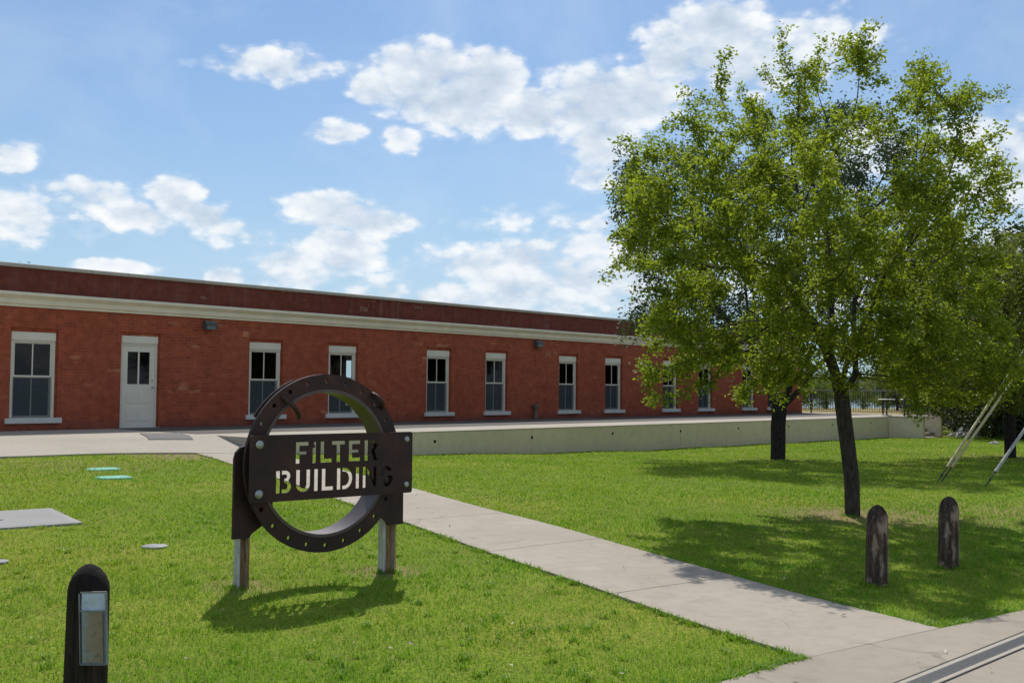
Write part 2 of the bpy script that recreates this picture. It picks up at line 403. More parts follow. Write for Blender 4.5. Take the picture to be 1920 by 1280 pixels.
BARK1 = m_bark('elm_bark', (.035, .028, .024), (.10, .085, .072)); BARK2 = m_bark('oak_bark', (.018, .015, .013), (.055, .046, .040))

# ------------------------------------------------------------------ ground, paving
def axis(segs):
    out = []
    for a, b, st in segs: out += list(np.arange(a, b, st))
    return np.array(out + [segs[-1][1]])
xs = axis([(-2500, -300, 400), (-300, -60, 40), (-60, -10, 5), (-10, 60, .7), (60, 160, 6), (160, 400, 40), (400, 3000, 400)])
ys = axis([(-2500, -300, 400), (-300, -40, 40), (-40, -4, 4), (-4, 30, .7), (30, 130, 6), (130, 400, 40), (400, 3000, 400)])
GX, GY = np.meshgrid(xs, ys, indexing='ij'); GZ = ground(GX, GY)
V = np.stack([GX, GY, GZ], -1).reshape(-1, 3); nx, ny = len(xs), len(ys)
I = np.arange(nx * ny).reshape(nx, ny)
F = np.stack([I[:-1, :-1], I[1:, :-1], I[1:, 1:], I[:-1, 1:]], -1).reshape(-1, 4)
g = np_mesh('ground', V, F, MAT['lawn'], smooth_=True); tag(g, 'green mown lawn sloping gently toward the lake', 'lawn', kind='structure')

w = MB().add([(-4000, -4000, -3.9), (5000, -4000, -3.9), (5000, 5000, -3.9), (-4000, 5000, -3.9)], [(0, 1, 2, 3)]).obj('lake', MAT['water'])
tag(w, 'pale lake glimpsed beyond the railing', 'lake', kind='structure')

def strip(lines, z_of, name, mat, drop=.25):
    """slab from a list of cross lines [(p_left, p_right)...] with a skirt"""
    mb = MB(); vs = []; n = len(lines)
    for a, b in lines: vs += [(a[0], a[1], z_of(*a)), (b[0], b[1], z_of(*b))]
    top = [(2 * i, 2 * i + 1, 2 * i + 3, 2 * i + 2) for i in range(n - 1)]
    rim = [2 * i for i in range(n)] + [2 * i + 1 for i in reversed(range(n))]
    base = len(vs); vs += [(vs[i][0], vs[i][1], vs[i][2] - drop) for i in rim]
    sk = [(rim[i], rim[(i + 1) % len(rim)], base + (i + 1) % len(rim), base + i) for i in range(len(rim))]
    return mb.add(vs, top + sk)
def plaza_edge(x): return 3.085 - .13 * (x - 4.98) if x < 5.9 else 2.97 - .207 * (x - 5.9)
PZ = .022
# plaza in front, with the trench drain let into it
sl = [((x, plaza_edge(x)), (x, -14.0)) for x in (-30, 0, 4.98, 5.9, 7.25, 8.25, 14, 40)]
pl = strip(sl, lambda x, y: PZ, 'plaza_pavement', None).obj('plaza_pavement', MAT['plaza']); tag(pl, 'tan concrete pavement along the near edge of the lawn', 'pavement', kind='structure')
# sidewalk of separate slabs
def sw_l(y): return 5.93 + (y - 3.05) * .3373
def sw_r(y): return 7.27 + (y - 2.72) * .3535
mb = MB(); ystops = []; y = 0.
A0 = np.array([5.93, 3.05 - .055]); B0 = np.array([7.27, 2.72 - .02])
tt = 0; N = 8
def swp(k, side):
    f = k / N
    a = (sw_l(2.972 + f * 15.628), 2.972 + f * 15.628); b0 = 2.695 + f * (18.6 - 2.695); b = (sw_r(b0), b0)
    return a if side == 0 else b
def swz(x, y): return gz(x, y) + .020
for k in range(N):
    sub = []
    for f in (0.003, .2, .4, .6, .8, .997):
        sub.append((swp(k + f, 0), swp(k + f, 1)))
    s_ = strip(sub, swz, '', None); mb.add(s_.v, s_.f)
base_lines = [(swp(k * .5, 0), swp(k * .5, 1)) for k in range(2 * N + 1)]
sw = mb.obj('sidewalk', MAT['walk']); tag(sw, 'straight concrete footpath crossing the lawn to the building', 'footpath', kind='structure')
s_ = strip([((a[0] + .01, a[1]), (b[0] - .01, b[1])) for a, b in base_lines], lambda x, y: gz(x, y) + .008, '', None)
sb = s_.obj('sidewalk_joint_bed', m_concrete('joint_dirt', (.10, .09, .07), (.16, .14, .11), (.08, .07, .05))); tag(sb, kind='structure')

# apron sloping down at the left and the level terrace
def apron_z(x, y):
    k = float(smooth((y - 18.6) / 4.5)); e = gz(x, 18.6) + .03
    return e + (PLAT_Z - e) * min(1, (y - 18.6) / (4.0 - 2.4 * float(smooth((x - 7) / 4))))
lines = []
for x in list(range(-60, 8, 4)) + list(np.arange(8, 12.4, .4)) + [12.4, 12.62]:
    lines.append(x)
vs = []; ysn = list(np.arange(18.6, 22.7, .2)) + [24.95]
for x in lines:
    for yy in ysn: vs.append((x, yy, apron_z(x, yy)))
n = len(ysn)
fs = [(i * n + j, (i + 1) * n + j, (i + 1) * n + j + 1, i * n + j + 1) for i in range(len(lines) - 1) for j in range(n - 1)]
b = len(vs)
for x in lines: vs.append((x, 18.6, gz(x, 18.6) - .3))
fs += [(i * n, b + i, b + i + 1, (i + 1) * n) for i in range(len(lines) - 1)]
ap = MB().add(vs, fs).obj('apron_pavement', MAT['deck']); tag(ap, 'pale concrete apron between lawn and brick building', 'pavement', kind='structure')
te = MB().box(12.624, 50.2, 18.72, 24.95, -1.2, PLAT_Z)
te.box(49.0, 50.2, 24.951, 40, -1.2, PLAT_Z - .004)
te = te.obj('terrace', MAT['deck']); tag(te, 'raised concrete terrace running along the brick building', 'terrace', kind='structure')

ds = MB().box(12.63, 49.0, 21.0, WALL_Y - .001, PLAT_Z + .001, PLAT_Z + .006).obj('painted_shadow_strip', m_concrete('painted_shade_paving', (.085, .078, .070), (.115, .105, .095), (.06, .055, .05))); tag(ds, 'painted dark shadow strip along the foot of the brick wall', 'painted shadow', kind='structure')  # thin dark sheet that paints the wider building shadow on the terrace
# retaining wall with weep holes
rw = thing('retaining_wall', (12.62, 18.6, 0), 'long low olive-grey retaining wall under the terrace edge', 'wall')
mb = MB(); L = 44.4 - 12.62; seg = 3.57; x = 0; xj = [17.63 + 3.57 * k - 12.62 - 3.57 * .0 for k in range(8)]
cuts = [0] + [v for v in xj[1::2]] + [L]
for a, bb in zip(cuts[:-1], cuts[1:]):
    mb.box(a + .006, bb - .006, 0, .12, -1.2, PLAT_Z + .004, .008)
mb.obj('wall_face', MAT['retain'], rw)
mb = MB().box(0, L, .03, .118, -1.2, PLAT_Z - .01); mb.obj('wall_core', MAT['hole'], rw)
mb = MB().box(.0, L + .02, -.012, .13, PLAT_Z + .004, PLAT_Z + .022, .004); mb.obj('wall_lip', MAT['deck'], rw)
wv = None
for k in range(8):
    if wv is None:
        m_ = MB(); m_.tube([(0, -.004, 0), (0, .02, 0)], .042, 12); wv = m_.obj('weep_hole', MAT['hole'], rw); o = wv
    else:
        o = wv.copy(); COL.objects.link(o); o.parent = rw
    o.location = (xj[k], 0, .35 + random.uniform(-.01, .02))
# wing walls and steps at the right end of the terrace
jw = thing('step_wall', (44.4, 18.6, 0), 'short grey-beige wing wall left of the terrace steps', 'wall', group='wing walls beside the terrace steps')
MB().box(0, .22, -1.5, 0, -1.2, PLAT_Z, .01).obj('wall_body', MAT['retain'], jw)
MB().box(-.015, .235, -1.52, 0, PLAT_Z + .001, PLAT_Z + .04, .006).obj('cap', MAT['deck'], jw)
jw2 = copy_tree(jw); jw2.location.x = 46.45; jw2['label'] = 'short grey-beige wing wall right of the terrace steps, next to the boulders'
st = thing('stone_steps', (44.63, 18.6, 0), 'flight of concrete steps between the two wing walls', 'steps')
for k in range(5):
    MB().box(0, 1.81, -.30 * (k + 1) + .001, -.30 * k, -1.2, PLAT_Z - .165 * (k + 1), .01).obj('step', MAT['deck'], st)
MB().box(46.68 - 44.63, 50.2 - 44.63, 0, .12, -1.2, PLAT_Z).obj('riser_wall', MAT['retain'], st)

# trench drain in the plaza
td = thing('trench_drain', (5.755, 2.278, PZ), 'narrow dark metal trench drain set in the pavement', 'drain', rz=math.atan2(2.1745 - 2.278, 7.29 - 5.755))
d = (7.29 - 5.755)
MB().box(-8, 3, -.046, .046, -.02, .005).obj('grate', MAT['grate'], td)
mb = MB()
for k in range(-260, 99): mb.box(k * .03 - .005, k * .03 + .005, -.038, .038, .0051, .0060)
mb.obj('grate_slots', MAT['dark'], td)
for sgn in (-1, 1):
    a, b_ = sorted((sgn * .048, sgn * .079)); MB().box(-8, 3, a, b_, -.02, .004).obj('concrete_rim', MAT['deck'], td)
    a, b_ = sorted((sgn * .080, sgn * .090)); MB().box(-8, 3, a, b_, -.02, .006).obj('edge_rail', MAT['dark'], td)

# ------------------------------------------------------------------ brick building
BX0, BX1, BY1, TOP = -34.0, 49.0, 38.0, 4.375
CORN0, CORN1 = 3.455, 3.79
WINS = [3.95, 6.7, 10.69, 17.12, 19.85, 23.80, 26.55, 30.47, 33.28, 37.24, 39.97, 43.73, 46.09]
WHALF = .525; WZ0, WZ1 = .87, 2.88; DOORX = 13.36; DH = .5; DZ1 = 2.90
bl = thing('brick_building', (0, 0, 0), 'long single-storey red brick building with a cream cornice', 'building')
def wall_with_openings(x0, x1, z0, z1, y, ops, depth):
    xsn = sorted({x0, x1} | {v for o in ops for v in o[:2]}); zsn = sorted({z0, z1} | {v for o in ops for v in o[2:]})
    mb = MB()
    for a, b in zip(xsn[:-1], xsn[1:]):
        for c, d in zip(zsn[:-1], zsn[1:]):
            mx, mz = (a + b) / 2, (c + d) / 2
            if any(o[0] < mx < o[1] and o[2] < mz < o[3] for o in ops): continue
            mb.add([(a, y, c), (b, y, c), (b, y, d), (a, y, d)], [(0, 1, 2, 3)])
    for a, b, c, d in ops:
        e = y + depth
        mb.add([(a, y, c), (a, e, c), (a, e, d), (a, y, d)], [(0, 1, 2, 3)]); mb.add([(b, y, c), (b, e, c), (b, e, d), (b, y, d)], [(0, 1, 2, 3)])
        mb.add([(a, y, d), (b, y, d), (b, e, d), (a, e, d)], [(0, 1, 2, 3)]); mb.add([(a, y, c), (b, y, c), (b, e, c), (a, e, c)], [(0, 1, 2, 3)])
    return mb
ops = [(x - WHALF - .03, x + WHALF + .03, WZ0 - .02, WZ1 + .09) for x in WINS] + [(DOORX - DH - .03, DOORX + DH + .03, PLAT_Z - .1, DZ1 + .09)]
mb = wall_with_openings(BX0, BX1, -.5, CORN0, WALL_Y, ops, .26)
# end wall and back wall (with the openings that show bright through the front windows)
mb.add([(BX1, WALL_Y, -.5), (BX1, BY1, -.5), (BX1, BY1, CORN0), (BX1, WALL_Y, CORN0)], [(0, 1, 2, 3)])
mb.add([(BX0, WALL_Y, -.5), (BX0, BY1, -.5), (BX0, BY1, CORN0), (BX0, WALL_Y, CORN0)], [(0, 1, 2, 3)])
bops = [(30.2, 31.2, .87, 2.9), (62, 63, 1, 2)][:1] + [(58, 59, 1, 2)][:0]
m2 = wall_with_openings(BX0, BX1, -.5, CORN0, BY1, bops, -.26); mb.add(m2.v, m2.f)
for x_ in WINS + [DOORX]:      # recessed brick reveals and lintels round every opening
    hw, zt, zb_ = (WHALF, WZ1, WZ0 - .02) if x_ != DOORX else (DH, DZ1, PLAT_Z - .1)
    mb.box(x_ - hw - .03, x_ - hw - .0005, WALL_Y + .055, WALL_Y + .255, zb_, zt + .09); mb.box(x_ + hw + .0005, x_ + hw + .03, WALL_Y + .055, WALL_Y + .255, zb_, zt + .09)
    mb.box(x_ - hw, x_ + hw, WALL_Y + .055, WALL_Y + .255, zt + .0005, zt + .09)
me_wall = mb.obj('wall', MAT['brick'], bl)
mb = MB(); mb.box(BX0, BX1, WALL_Y + .03, WALL_Y + .35, CORN1, TOP); mb.box(BX1 - .35, BX1, WALL_Y + .352, BY1 - .352, CORN1, TOP)
mb.box(BX0, BX1, BY1 - .35, BY1, CORN1, TOP); mb.obj('parapet', MAT['brick_top'], bl, 'darker red brick parapet above the cornice')
mb = MB(); mb.box(BX0 - .05, BX1 + .05, WALL_Y - .02, WALL_Y + .42, TOP, TOP + .09, .012); mb.box(BX1 - .42, BX1 + .05, WALL_Y + .421, BY1 + .05, TOP, TOP + .09, .012)
mb.box(BX0 - .05, BX1 - .421, BY1 - .42, BY1 + .05, TOP, TOP + .09, .012); mb.obj('coping', MAT['coping'], bl)
prof = [(0, CORN0), (-.05, CORN0), (-.05, CORN0 + .055), (-.09, CORN0 + .07), (-.09, CORN0 + .18), (-.12, CORN0 + .20), (-.15, CORN0 + .235), (-.19, CORN0 + .26), (-.19, CORN1 - .02), (-.17, CORN1), (.05, CORN1 + .02)]
vs = []; X1 = BX1
for d_, z_ in prof:
    vs += [(BX0, WALL_Y + d_, z_), (X1 - d_, WALL_Y + d_, z_), (X1 - d_, BY1, z_)]
fs = []
for i in range(len(prof) - 1):
    fs += [(3 * i, 3 * i + 1, 3 * i + 4, 3 * i + 3), (3 * i + 1, 3 * i + 2, 3 * i + 5, 3 * i + 4)]
MB().add(vs, fs).obj('cornice', MAT['cream'], bl)
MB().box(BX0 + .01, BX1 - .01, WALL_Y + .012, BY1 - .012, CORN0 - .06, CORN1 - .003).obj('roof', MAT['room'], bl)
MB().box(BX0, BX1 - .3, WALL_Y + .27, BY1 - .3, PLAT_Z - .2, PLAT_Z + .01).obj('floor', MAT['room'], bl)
def mk_window():
    """window with its opening centre at the origin, sill underside at z=WZ0-.13"""
    wn = bpy.data.objects.new('window', None); link(wn, bl)
    h0, h1 = WZ0, WZ1; Y = .10; w_ = WHALF - .004
    mb = MB()
    mb.box(-w_, -w_ + .065, Y - .02, Y + .1, h0, h1 - .20, .004); mb.box(w_ - .065, w_, Y - .02, Y + .1, h0, h1 - .20, .004)
    mb.box(-w_ + .065, w_ - .065, Y - .02, Y + .1, h1 - .24, h1 - .20, .003)
    mb.obj('frame', MAT['frame'], wn)
    MB().box(-w_, w_, Y - .045, Y + .1, h1 - .198, h1 + .0, .006).obj('head_panel', MAT['cream2'], wn)
    mid = (h0 + h1 - .24) / 2 + .07
    a = w_ - .067
    for nm, z0, z1, yy, bar in (('upper_sash', mid, h1 - .242, Y + .01, .04), ('lower_sash', h0 + .005, mid - .001, Y + .045, .045)):
        mb = MB()
        mb.box(-a, -a + bar, yy, yy + .03, z0, z1); mb.box(a - bar, a, yy, yy + .03, z0, z1)
        mb.box(-a + bar, a - bar, yy, yy + .03, z0, z0 + bar); mb.box(-a + bar, a - bar, yy, yy + .03, z1 - .028, z1)
        mb.box(-.014, .014, yy + .004, yy + .026, z0 + bar, z1 - .028)
        s_ = mb.obj(nm, MAT['frame'], wn)
        MB().add([(-a + bar, yy + .015, z0 + bar), (a - bar, yy + .015, z0 + bar), (a - bar, yy + .015, z1 - .028), (-a + bar, yy + .015, z1 - .028)], [(0, 1, 2, 3)]).obj('pane', MAT['glass'], s_)
    MB().add([(-a + .002, Y + .03, h0 + .01), (a - .002, Y + .03, h0 + .01), (a - .002, Y + .03, mid - .01), (-a + .002, Y + .03, mid - .01)], [(0, 1, 2, 3)]).obj('insect_screen', MAT['screen'], wn)
    mb = MB(); mb.box(-WHALF - .13, WHALF + .13, -.09, .0, h0 - .13, h0 - .005, .008); mb.box(-w_, w_, .0, Y + .1, h0 - .018, h0 - .002); mb.obj('sill', MAT['sill'], wn)
    return wn
def copy_sub(o, parent):
    c = o.copy(); COL.objects.link(c); c.parent = parent
    for ch in list(o.children): copy_sub(ch, c)
    return c
W0 = mk_window(); W0.location = (WINS[0], WALL_Y, 0)
for x in WINS[1:]:
    c = copy_sub(W0, bl); c.location = (x, WALL_Y, 0)
# door
dr = bpy.data.objects.new('door', None); link(dr, bl); dr.location = (DOORX, WALL_Y, 0)
MB().box(-.496, .496, .05, .2, DZ1 - .19, DZ1, .006).obj('head_panel', MAT['cream2'], dr)
mb = MB(); Z0 = PLAT_Z + .002; Zt = DZ1 - .192
mb.box(-.496, -.44, .08, .2, Z0, Zt, .003); mb.box(.44, .496, .08, .2, Z0, Zt, .003); mb.box(-.44, .44, .08, .2, Zt - .05, Zt, .003); mb.obj('frame', MAT['frame'], dr)
lf = wall_with_openings(-.437, .437, Z0 + .01, Zt - .052, .10, [(-.30, -.02, 1.68, 2.50), (.02, .30, 1.68, 2.50)], .03)
for a, b_, c_, d_ in ((-.31, -.03, 1.2, 1.5), (.03, .31, 1.2, 1.5), (-.31, -.03, .75, 1.12), (.03, .31, .75, 1.12)):
    lf.box(a, b_, .088, .099, c_, d_, .006)
lf.obj('door_leaf', MAT['cream2'], dr)
for a, b_ in ((-.30, -.02), (.02, .30)):
    MB().add([(a, .118, 1.68), (b_, .118, 1.68), (b_, .118, 2.50), (a, .118, 2.50)], [(0, 1, 2, 3)]).obj('pane', MAT['glass'], dr)
mb = MB(); mb.tube([(.38, .10, 1.78), (.38, .085, 1.78)], .026, 10); mb.obj('lock', MAT['galv'], dr)
mb = MB(); mb.tube([(.38, .10, 1.60), (.38, .05, 1.60)], .022, 10); mb.lathe([(.0, -.03), (.028, -.02), (.028, .02), (.0, .03)], 10, (.38, .04, 1.6)); mb.obj('handle', MAT['galv'], dr)
MB().box(-.55, .55, -.02, .0, PLAT_Z + .0, PLAT_Z + .02).obj('threshold', MAT['galv'], dr)

# wall lamps, stand pipe, painted shadow patch
def wall_lamp(x, z, label):
    t = thing('wall_lamp', (x, WALL_Y, z), label, 'wall lamp', group='flood lamps under the cornice')
    mb = MB(); mb.add([(-.16, 0, -.1), (.16, 0, -.1), (.16, 0, .13), (-.16, 0, .13), (-.16, -.16, -.11), (.16, -.16, -.11), (.16, -.22, .04), (.16, -.13, .13), (-.16, -.22, .04), (-.16, -.13, .13)],
        [(0, 1, 2, 3), (0, 4, 5, 1), (4, 8, 6, 5), (8, 9, 7, 6), (9, 3, 2, 7), (1, 5, 6, 7, 2), (0, 3, 9, 8, 4)])
    mb.obj('housing', MAT['lampm'], t)
    MB().box(-.13, .13, -.205, -.17, -.10, .02, .004).obj('lens', MAT['lens'], t)
wall_lamp(15.25, 3.25, 'grey flood lamp under the cornice just right of the cream door')
wall_lamp(28.63, 3.26, 'grey flood lamp high on the brick wall between two window pairs')
sp_ = thing('stand_pipe', (28.5, WALL_Y - .1, PLAT_Z), 'short grey capped pipe standing at the foot of the brick wall', 'pipe')
MB().lathe([(.07, 0), (.075, .02), (.06, .04), (.055, .38)], 14).obj('pipe_body', MAT['pipe'], sp_)
MB().lathe([(.085, .38), (.09, .40), (.09, .47), (.07, .52), (.03, .54)], 14).obj('pipe_cap', MAT['lampm'], sp_)
pm = MB(); cs = [(10.9, 19.95), (11.85, 19.85), (12.55, 21.6), (11.8, 22.0)]; vs = []  # grey sheet painting the stepped corner of the building shadow
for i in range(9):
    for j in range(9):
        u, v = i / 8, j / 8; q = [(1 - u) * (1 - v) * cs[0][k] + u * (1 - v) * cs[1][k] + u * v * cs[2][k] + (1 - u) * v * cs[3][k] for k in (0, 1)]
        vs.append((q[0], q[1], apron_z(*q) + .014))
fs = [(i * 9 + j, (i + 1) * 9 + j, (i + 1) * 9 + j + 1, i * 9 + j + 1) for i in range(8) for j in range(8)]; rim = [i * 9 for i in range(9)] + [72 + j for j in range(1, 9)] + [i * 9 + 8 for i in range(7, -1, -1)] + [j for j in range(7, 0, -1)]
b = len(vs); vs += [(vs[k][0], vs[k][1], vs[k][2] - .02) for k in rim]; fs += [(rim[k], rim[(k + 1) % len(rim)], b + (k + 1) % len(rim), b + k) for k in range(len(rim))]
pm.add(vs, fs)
o = pm.obj('painted_shadow_patch', m_concrete('painted_shadow_grey', (.13, .125, .12), (.16, .155, .15))); tag(o, 'painted grey shadow patch on the apron near the cream door', 'mat')  # painted building shadow, no real mat lies here

# ------------------------------------------------------------------ sign
SG = (5.205, 6.835, gz(5.2, 6.835) - .0)
sg = thing('sign', SG, 'rusted steel pipe-flange sign with a cut-out FILTER BUILDING plate', 'sign', rz=R(-7))
RC, RO, RI, CZ = -.035, .695, .565, 1.02 - SG[2]
holes = [circle(RC + .642 * math.cos(2 * math.pi * (k + .0) / 24 + .01), CZ + .642 * math.sin(2 * math.pi * k / 24 + .01), .018, 12) for k in range(24)]
# front flange
YF = -.16
vs, fs = plate(circle(RC, CZ, RO, 96), [circle(RC, CZ, RI, 96)] + holes, .032)
MB().add([(x, y + YF, z) for x, y, z in vs], fs).obj('front_flange', MAT['rust'], sg)
lug = [(RC + .70 * math.cos(R(a)), CZ + .70 * math.sin(R(a))) for a in range(112, 149, 3)] + [(RC + .58 * math.cos(R(a)), CZ + .58 * math.sin(R(a))) for a in range(148, 111, -3)]
vs, fs = plate(lug, [], .02)
MB().add([(x, y + YF + .055, z) for x, y, z in vs], fs).obj('backing_lug', MAT['rust'], sg)
# pipe barrel
mb = MB(); n = 96; vs = []; fs = []
for r_, y_ in ((RI - .012, YF - .022), (RI - .012, YF + .20), (RI + .012, YF + .20), (RI + .012, YF - .022)):
    vs += [(RC + r_ * math.cos(2 * math.pi * k / n), y_, CZ + r_ * math.sin(2 * math.pi * k / n)) for k in range(n)]
for i in range(4):
    for k in range(n):
        a = i * n + k; b_ = i * n + (k + 1) % n; j = (i + 1) % 4
        fs.append((a, b_, j * n + (k + 1) % n, j * n + k))
mb.add(vs, fs, True); mb.obj('pipe_barrel', MAT['barrel'], sg)
# ears (rounded plates fixed to the posts)
def ear(cx, sgn):
    t0, t1 = cx - .075, cx + .075; ztop = 1.17 - SG[2]; zb = .475 - SG[2]
    out = []
    inner = cx - sgn * .28
    # outer edge, top rounded
    if sgn < 0:
        xo = t0 - .035
        out = [(xo, zb), (xo + .13, zb), (xo + .15, zb + .03), (xo + .26, zb + .10), (xo + .32, zb + .16), (xo + .32, ztop - .02), (xo + .10, ztop)] + [(xo + .10 - .10 * math.sin(a), ztop - .10 + .10 * math.cos(a)) for a in (R(30), R(60), R(90))]
    else:
        xo = t1 + .03
        out = [(xo, zb), (xo - .14, zb), (xo - .16, zb + .03), (xo - .26, zb + .10), (xo - .32, zb + .16), (xo - .32, ztop - .02), (xo - .10, ztop)] + [(xo - .10 + .10 * math.sin(a), ztop - .10 + .10 * math.cos(a)) for a in (R(30), R(60), R(90))]
    vs, fs = plate(out, [], .03)
    return MB().add([(x, y - .07, z) for x, y, z in vs], fs)
ear(-.655, -1).obj('side_plate', MAT['rust'], sg); ear(.66, 1).obj('side_plate', MAT['rust'], sg)
# posts: channel section with a rusty flange
def sgpost(cx, wd, gx):
    mb = MB(); z1 = 1.0 - SG[2]
    mb.box(cx - wd / 2, cx - wd / 2 + .012, -.05, .03, -.3, z1); mb.box(cx + wd / 2 - .012, cx + wd / 2, -.05, .03, -.3, z1)
    mb.box(cx - wd / 2 + .012, cx + wd / 2 - .012, -.0, .012, -.3, z1)
    o = mb.obj('post', MAT['post'], sg)
    MB().box(cx + wd / 2 - .016, cx + wd / 2 + .002, -.056, -.050, -.3, z1).obj('rusty_edge', MAT['orust'], o)
    MB().box(cx - .0, cx + wd / 2 - .014, -.005, -.0005, -.3, z1).obj('rust_patch', MAT['orust'], o)
sgpost(-.66, .085, 0); sgpost(.655, .12, 0)
# stencilled plate
PX0, PX1, PZ0, PZ1 = -.725, .735, .752 - SG[2], 1.252 - SG[2]
YP = YF - .085
def arc(cx, cy, rx, ry, a0, a1, n=10): return [(cx + rx * math.cos(R(a0 + (a1 - a0) * i / n)), cy + ry * math.sin(R(a0 + (a1 - a0) * i / n))) for i in range(n + 1)]
def rect(a, b, c, d): return [(a, b), (c, b), (c, d), (a, d)]
def letter(ch, s):   # unit height, width 1 (scaled afterwards), s = stroke as fraction of the width; h = stroke height
    h = .17
    if ch == 'F': return [[(0, 0), (s, 0), (s, .42), (.85, .42), (.85, .42 + h * .8), (s, .42 + h * .8), (s, 1 - h), (1, 1 - h), (1, 1), (0, 1)]]
    if ch == 'L': return [[(0, 0), (1, 0), (1, h), (s, h), (s, 1), (0, 1)]]
    if ch == 'T': return [[(.5 - s / 2, 0), (.5 + s / 2, 0), (.5 + s / 2, 1 - h), (1, 1 - h), (1, 1), (0, 1), (0, 1 - h), (.5 - s / 2, 1 - h)]]
    if ch == 'E': return [[(0, 0), (1, 0), (1, h), (s, h), (s, .42), (.85, .42), (.85, .42 + h * .8), (s, .42 + h * .8), (s, 1 - h), (1, 1 - h), (1, 1), (0, 1)]]
    if ch == 'I': return [rect(0, 0, 1, 1)]
    if ch == 'i': return [[(0, 0), (1, 0), (1, 1), (.35, 1), (.35, .86), (.72, .80), (.60, .74), (0, .70)]]
    if ch == 'U': return [[(0, 1), (0, .33)] + arc(.5, .33, .5, .33, 180, 360, 14) + [(1, 1), (1 - s, 1), (1 - s, .33)] + arc(.5, .33, .5 - s, .33 - h * .9, 360, 180, 14)[1:] + [(s, 1)]]
    g_ = s + .09
    if ch == 'D': return [rect(0, 0, s, 1), [(g_, 0)] + arc(.45, .5, .55, .5, -90, 90, 16) + [(g_, 1), (g_, 1 - h)] + arc(.45, .5, .55 - s, .5 - h, 90, -90, 16) + [(g_, h)]]
    if ch == 'B': return [rect(0, 0, s, 1), [(g_, 0), (.55, 0)] + arc(.62, .28, .38, .28, -90, 60, 10) + arc(.58, .76, .36, .24, -30, 90, 8) + [(g_, 1), (g_, 1 - h), (.5, 1 - h)] + arc(.54, .74, .36 - s * .75, .10, 80, -80, 6) + [(g_ + .14, .60), (g_ + .14, .48)] + arc(.56, .30, .44 - s, .15, 70, -80, 8) + [(g_, h)]]
    if ch == 'R': return [rect(0, 0, s, 1), [(g_, 1), (.55, 1)] + arc(.6, .72, .40, .28, 90, -60, 10) + [(1.02, 0), (1.02 - s * 1.05, 0), (.55, .40), (g_, .40), (g_, .55), (.55, .55)] + arc(.56, .71, .42 - s, .14, -80, 80, 8) + [(g_, 1 - h)]]
    if ch == 'N': return [rect(0, 0, s * .85, 1), [(s + .04, 1), (1 - s * .85, .32), (1 - s * .85, 1), (1, 1), (1, 0), (1 - s * .55, 0), (s + .04, .70)]]
    if ch == 'G': return [arc(.5, .5, .5, .5, 40, 175, 14) + arc(.5, .5, .5 - s, .5 - h, 175, 40, 14), arc(.5, .5, .5, .5, 190, 330, 14) + [(1, .30), (1, .52), (.58, .52), (.58, .52 - h * .8), (1 - s, .52 - h * .8)] + arc(.5, .5, .5 - s, .5 - h, 325, 190, 14)]
row1 = [('F', -.29, -.178), ('i', -.145, -.112), ('L', -.076, .029), ('T', .025, .147), ('E', .179, .288), ('R', .325, .449)]
row2 = [('B', -.453, -.321), ('U', -.284, -.16), ('I', -.128, -.092), ('L', -.061, .044), ('D', .074, .219), ('I', .247, .281), ('N', .312, .444), ('G', .478, .600)]
SHX = -.055
LH = []
for row, z0, hh in ((row1, PZ1 - .060 - .162, .162), (row2, PZ0 + .062, .167)):
    for ch, a, b_ in row:
        s_ = .036 / (b_ - a)
        for poly in letter(ch, s_): LH.append([(a + SHX + px * (b_ - a), z0 + py * hh) for px, py in poly])
r_ = .02
def rrect(a, b, c, d, r): return arc(a + r, b + r, r, r, 180, 270, 4) + arc(c - r, b + r, r, r, 270, 360, 4) + arc(c - r, d - r, r, r, 0, 90, 4) + arc(a + r, d - r, r, r, 90, 180, 4)
vs, fs = plate(rrect(PX0, PZ0, PX1, PZ1, r_), LH, .012)
MB().add([(x, y + YP, z) for x, y, z in vs], fs).obj('name_plate', MAT['rust'], sg, 'dark plate with FILTER BUILDING cut through it')
for bx, bz in ((PX0 + .075, PZ1 - .07), (PX0 + .075, PZ0 + .065), (PX1 - .06, PZ1 - .06), (PX1 - .06, PZ0 + .07)):
    rr = .032 if bx < 0 else .024
    m_ = MB(); n = 20; vs = []
    for q, yy in ((rr, YP - .007), (rr, YP - .014), (rr * .75, YP - .022), (rr * .35, YP - .026)):
        vs += [(bx + q * math.cos(2 * math.pi * k / n), yy, bz + q * math.sin(2 * math.pi * k / n)) for k in range(n)]
    fs = [(i * n + k, i * n + (k + 1) % n, (i + 1) * n + (k + 1) % n, (i + 1) * n + k) for i in range(3) for k in range(n)] + [tuple(range(3 * n, 4 * n))]
    m_.add(vs, fs, True); m_.obj('bolt', MAT['galv'], sg)
    MB().tube([(bx, YP + .007, bz), (bx, YF - .017 if abs(bx) < .64 else -.06, bz)], .014, 8).obj('spacer', MAT['rust'], sg)
# bent lifting bars welded to the flange
for (x0, z0), (x1, z1) in (((-.43, 1.535), (-.285, 1.375)), ((.385, 1.56), (.475, 1.45))):
    z0 -= SG[2]; z1 -= SG[2]; pts = []
    for i in range(11):
        f = i / 10; a = math.sin(math.pi * min(1, f * 1.0)) ** .6 if 0 < f < 1 else 0
        pts.append((x0 + (x1 - x0) * f, YF - .014 - .065 * a, z0 + (z1 - z0) * f))
    MB().tube(pts, .018, 10).obj('lifting_bar', MAT['rust'], sg)

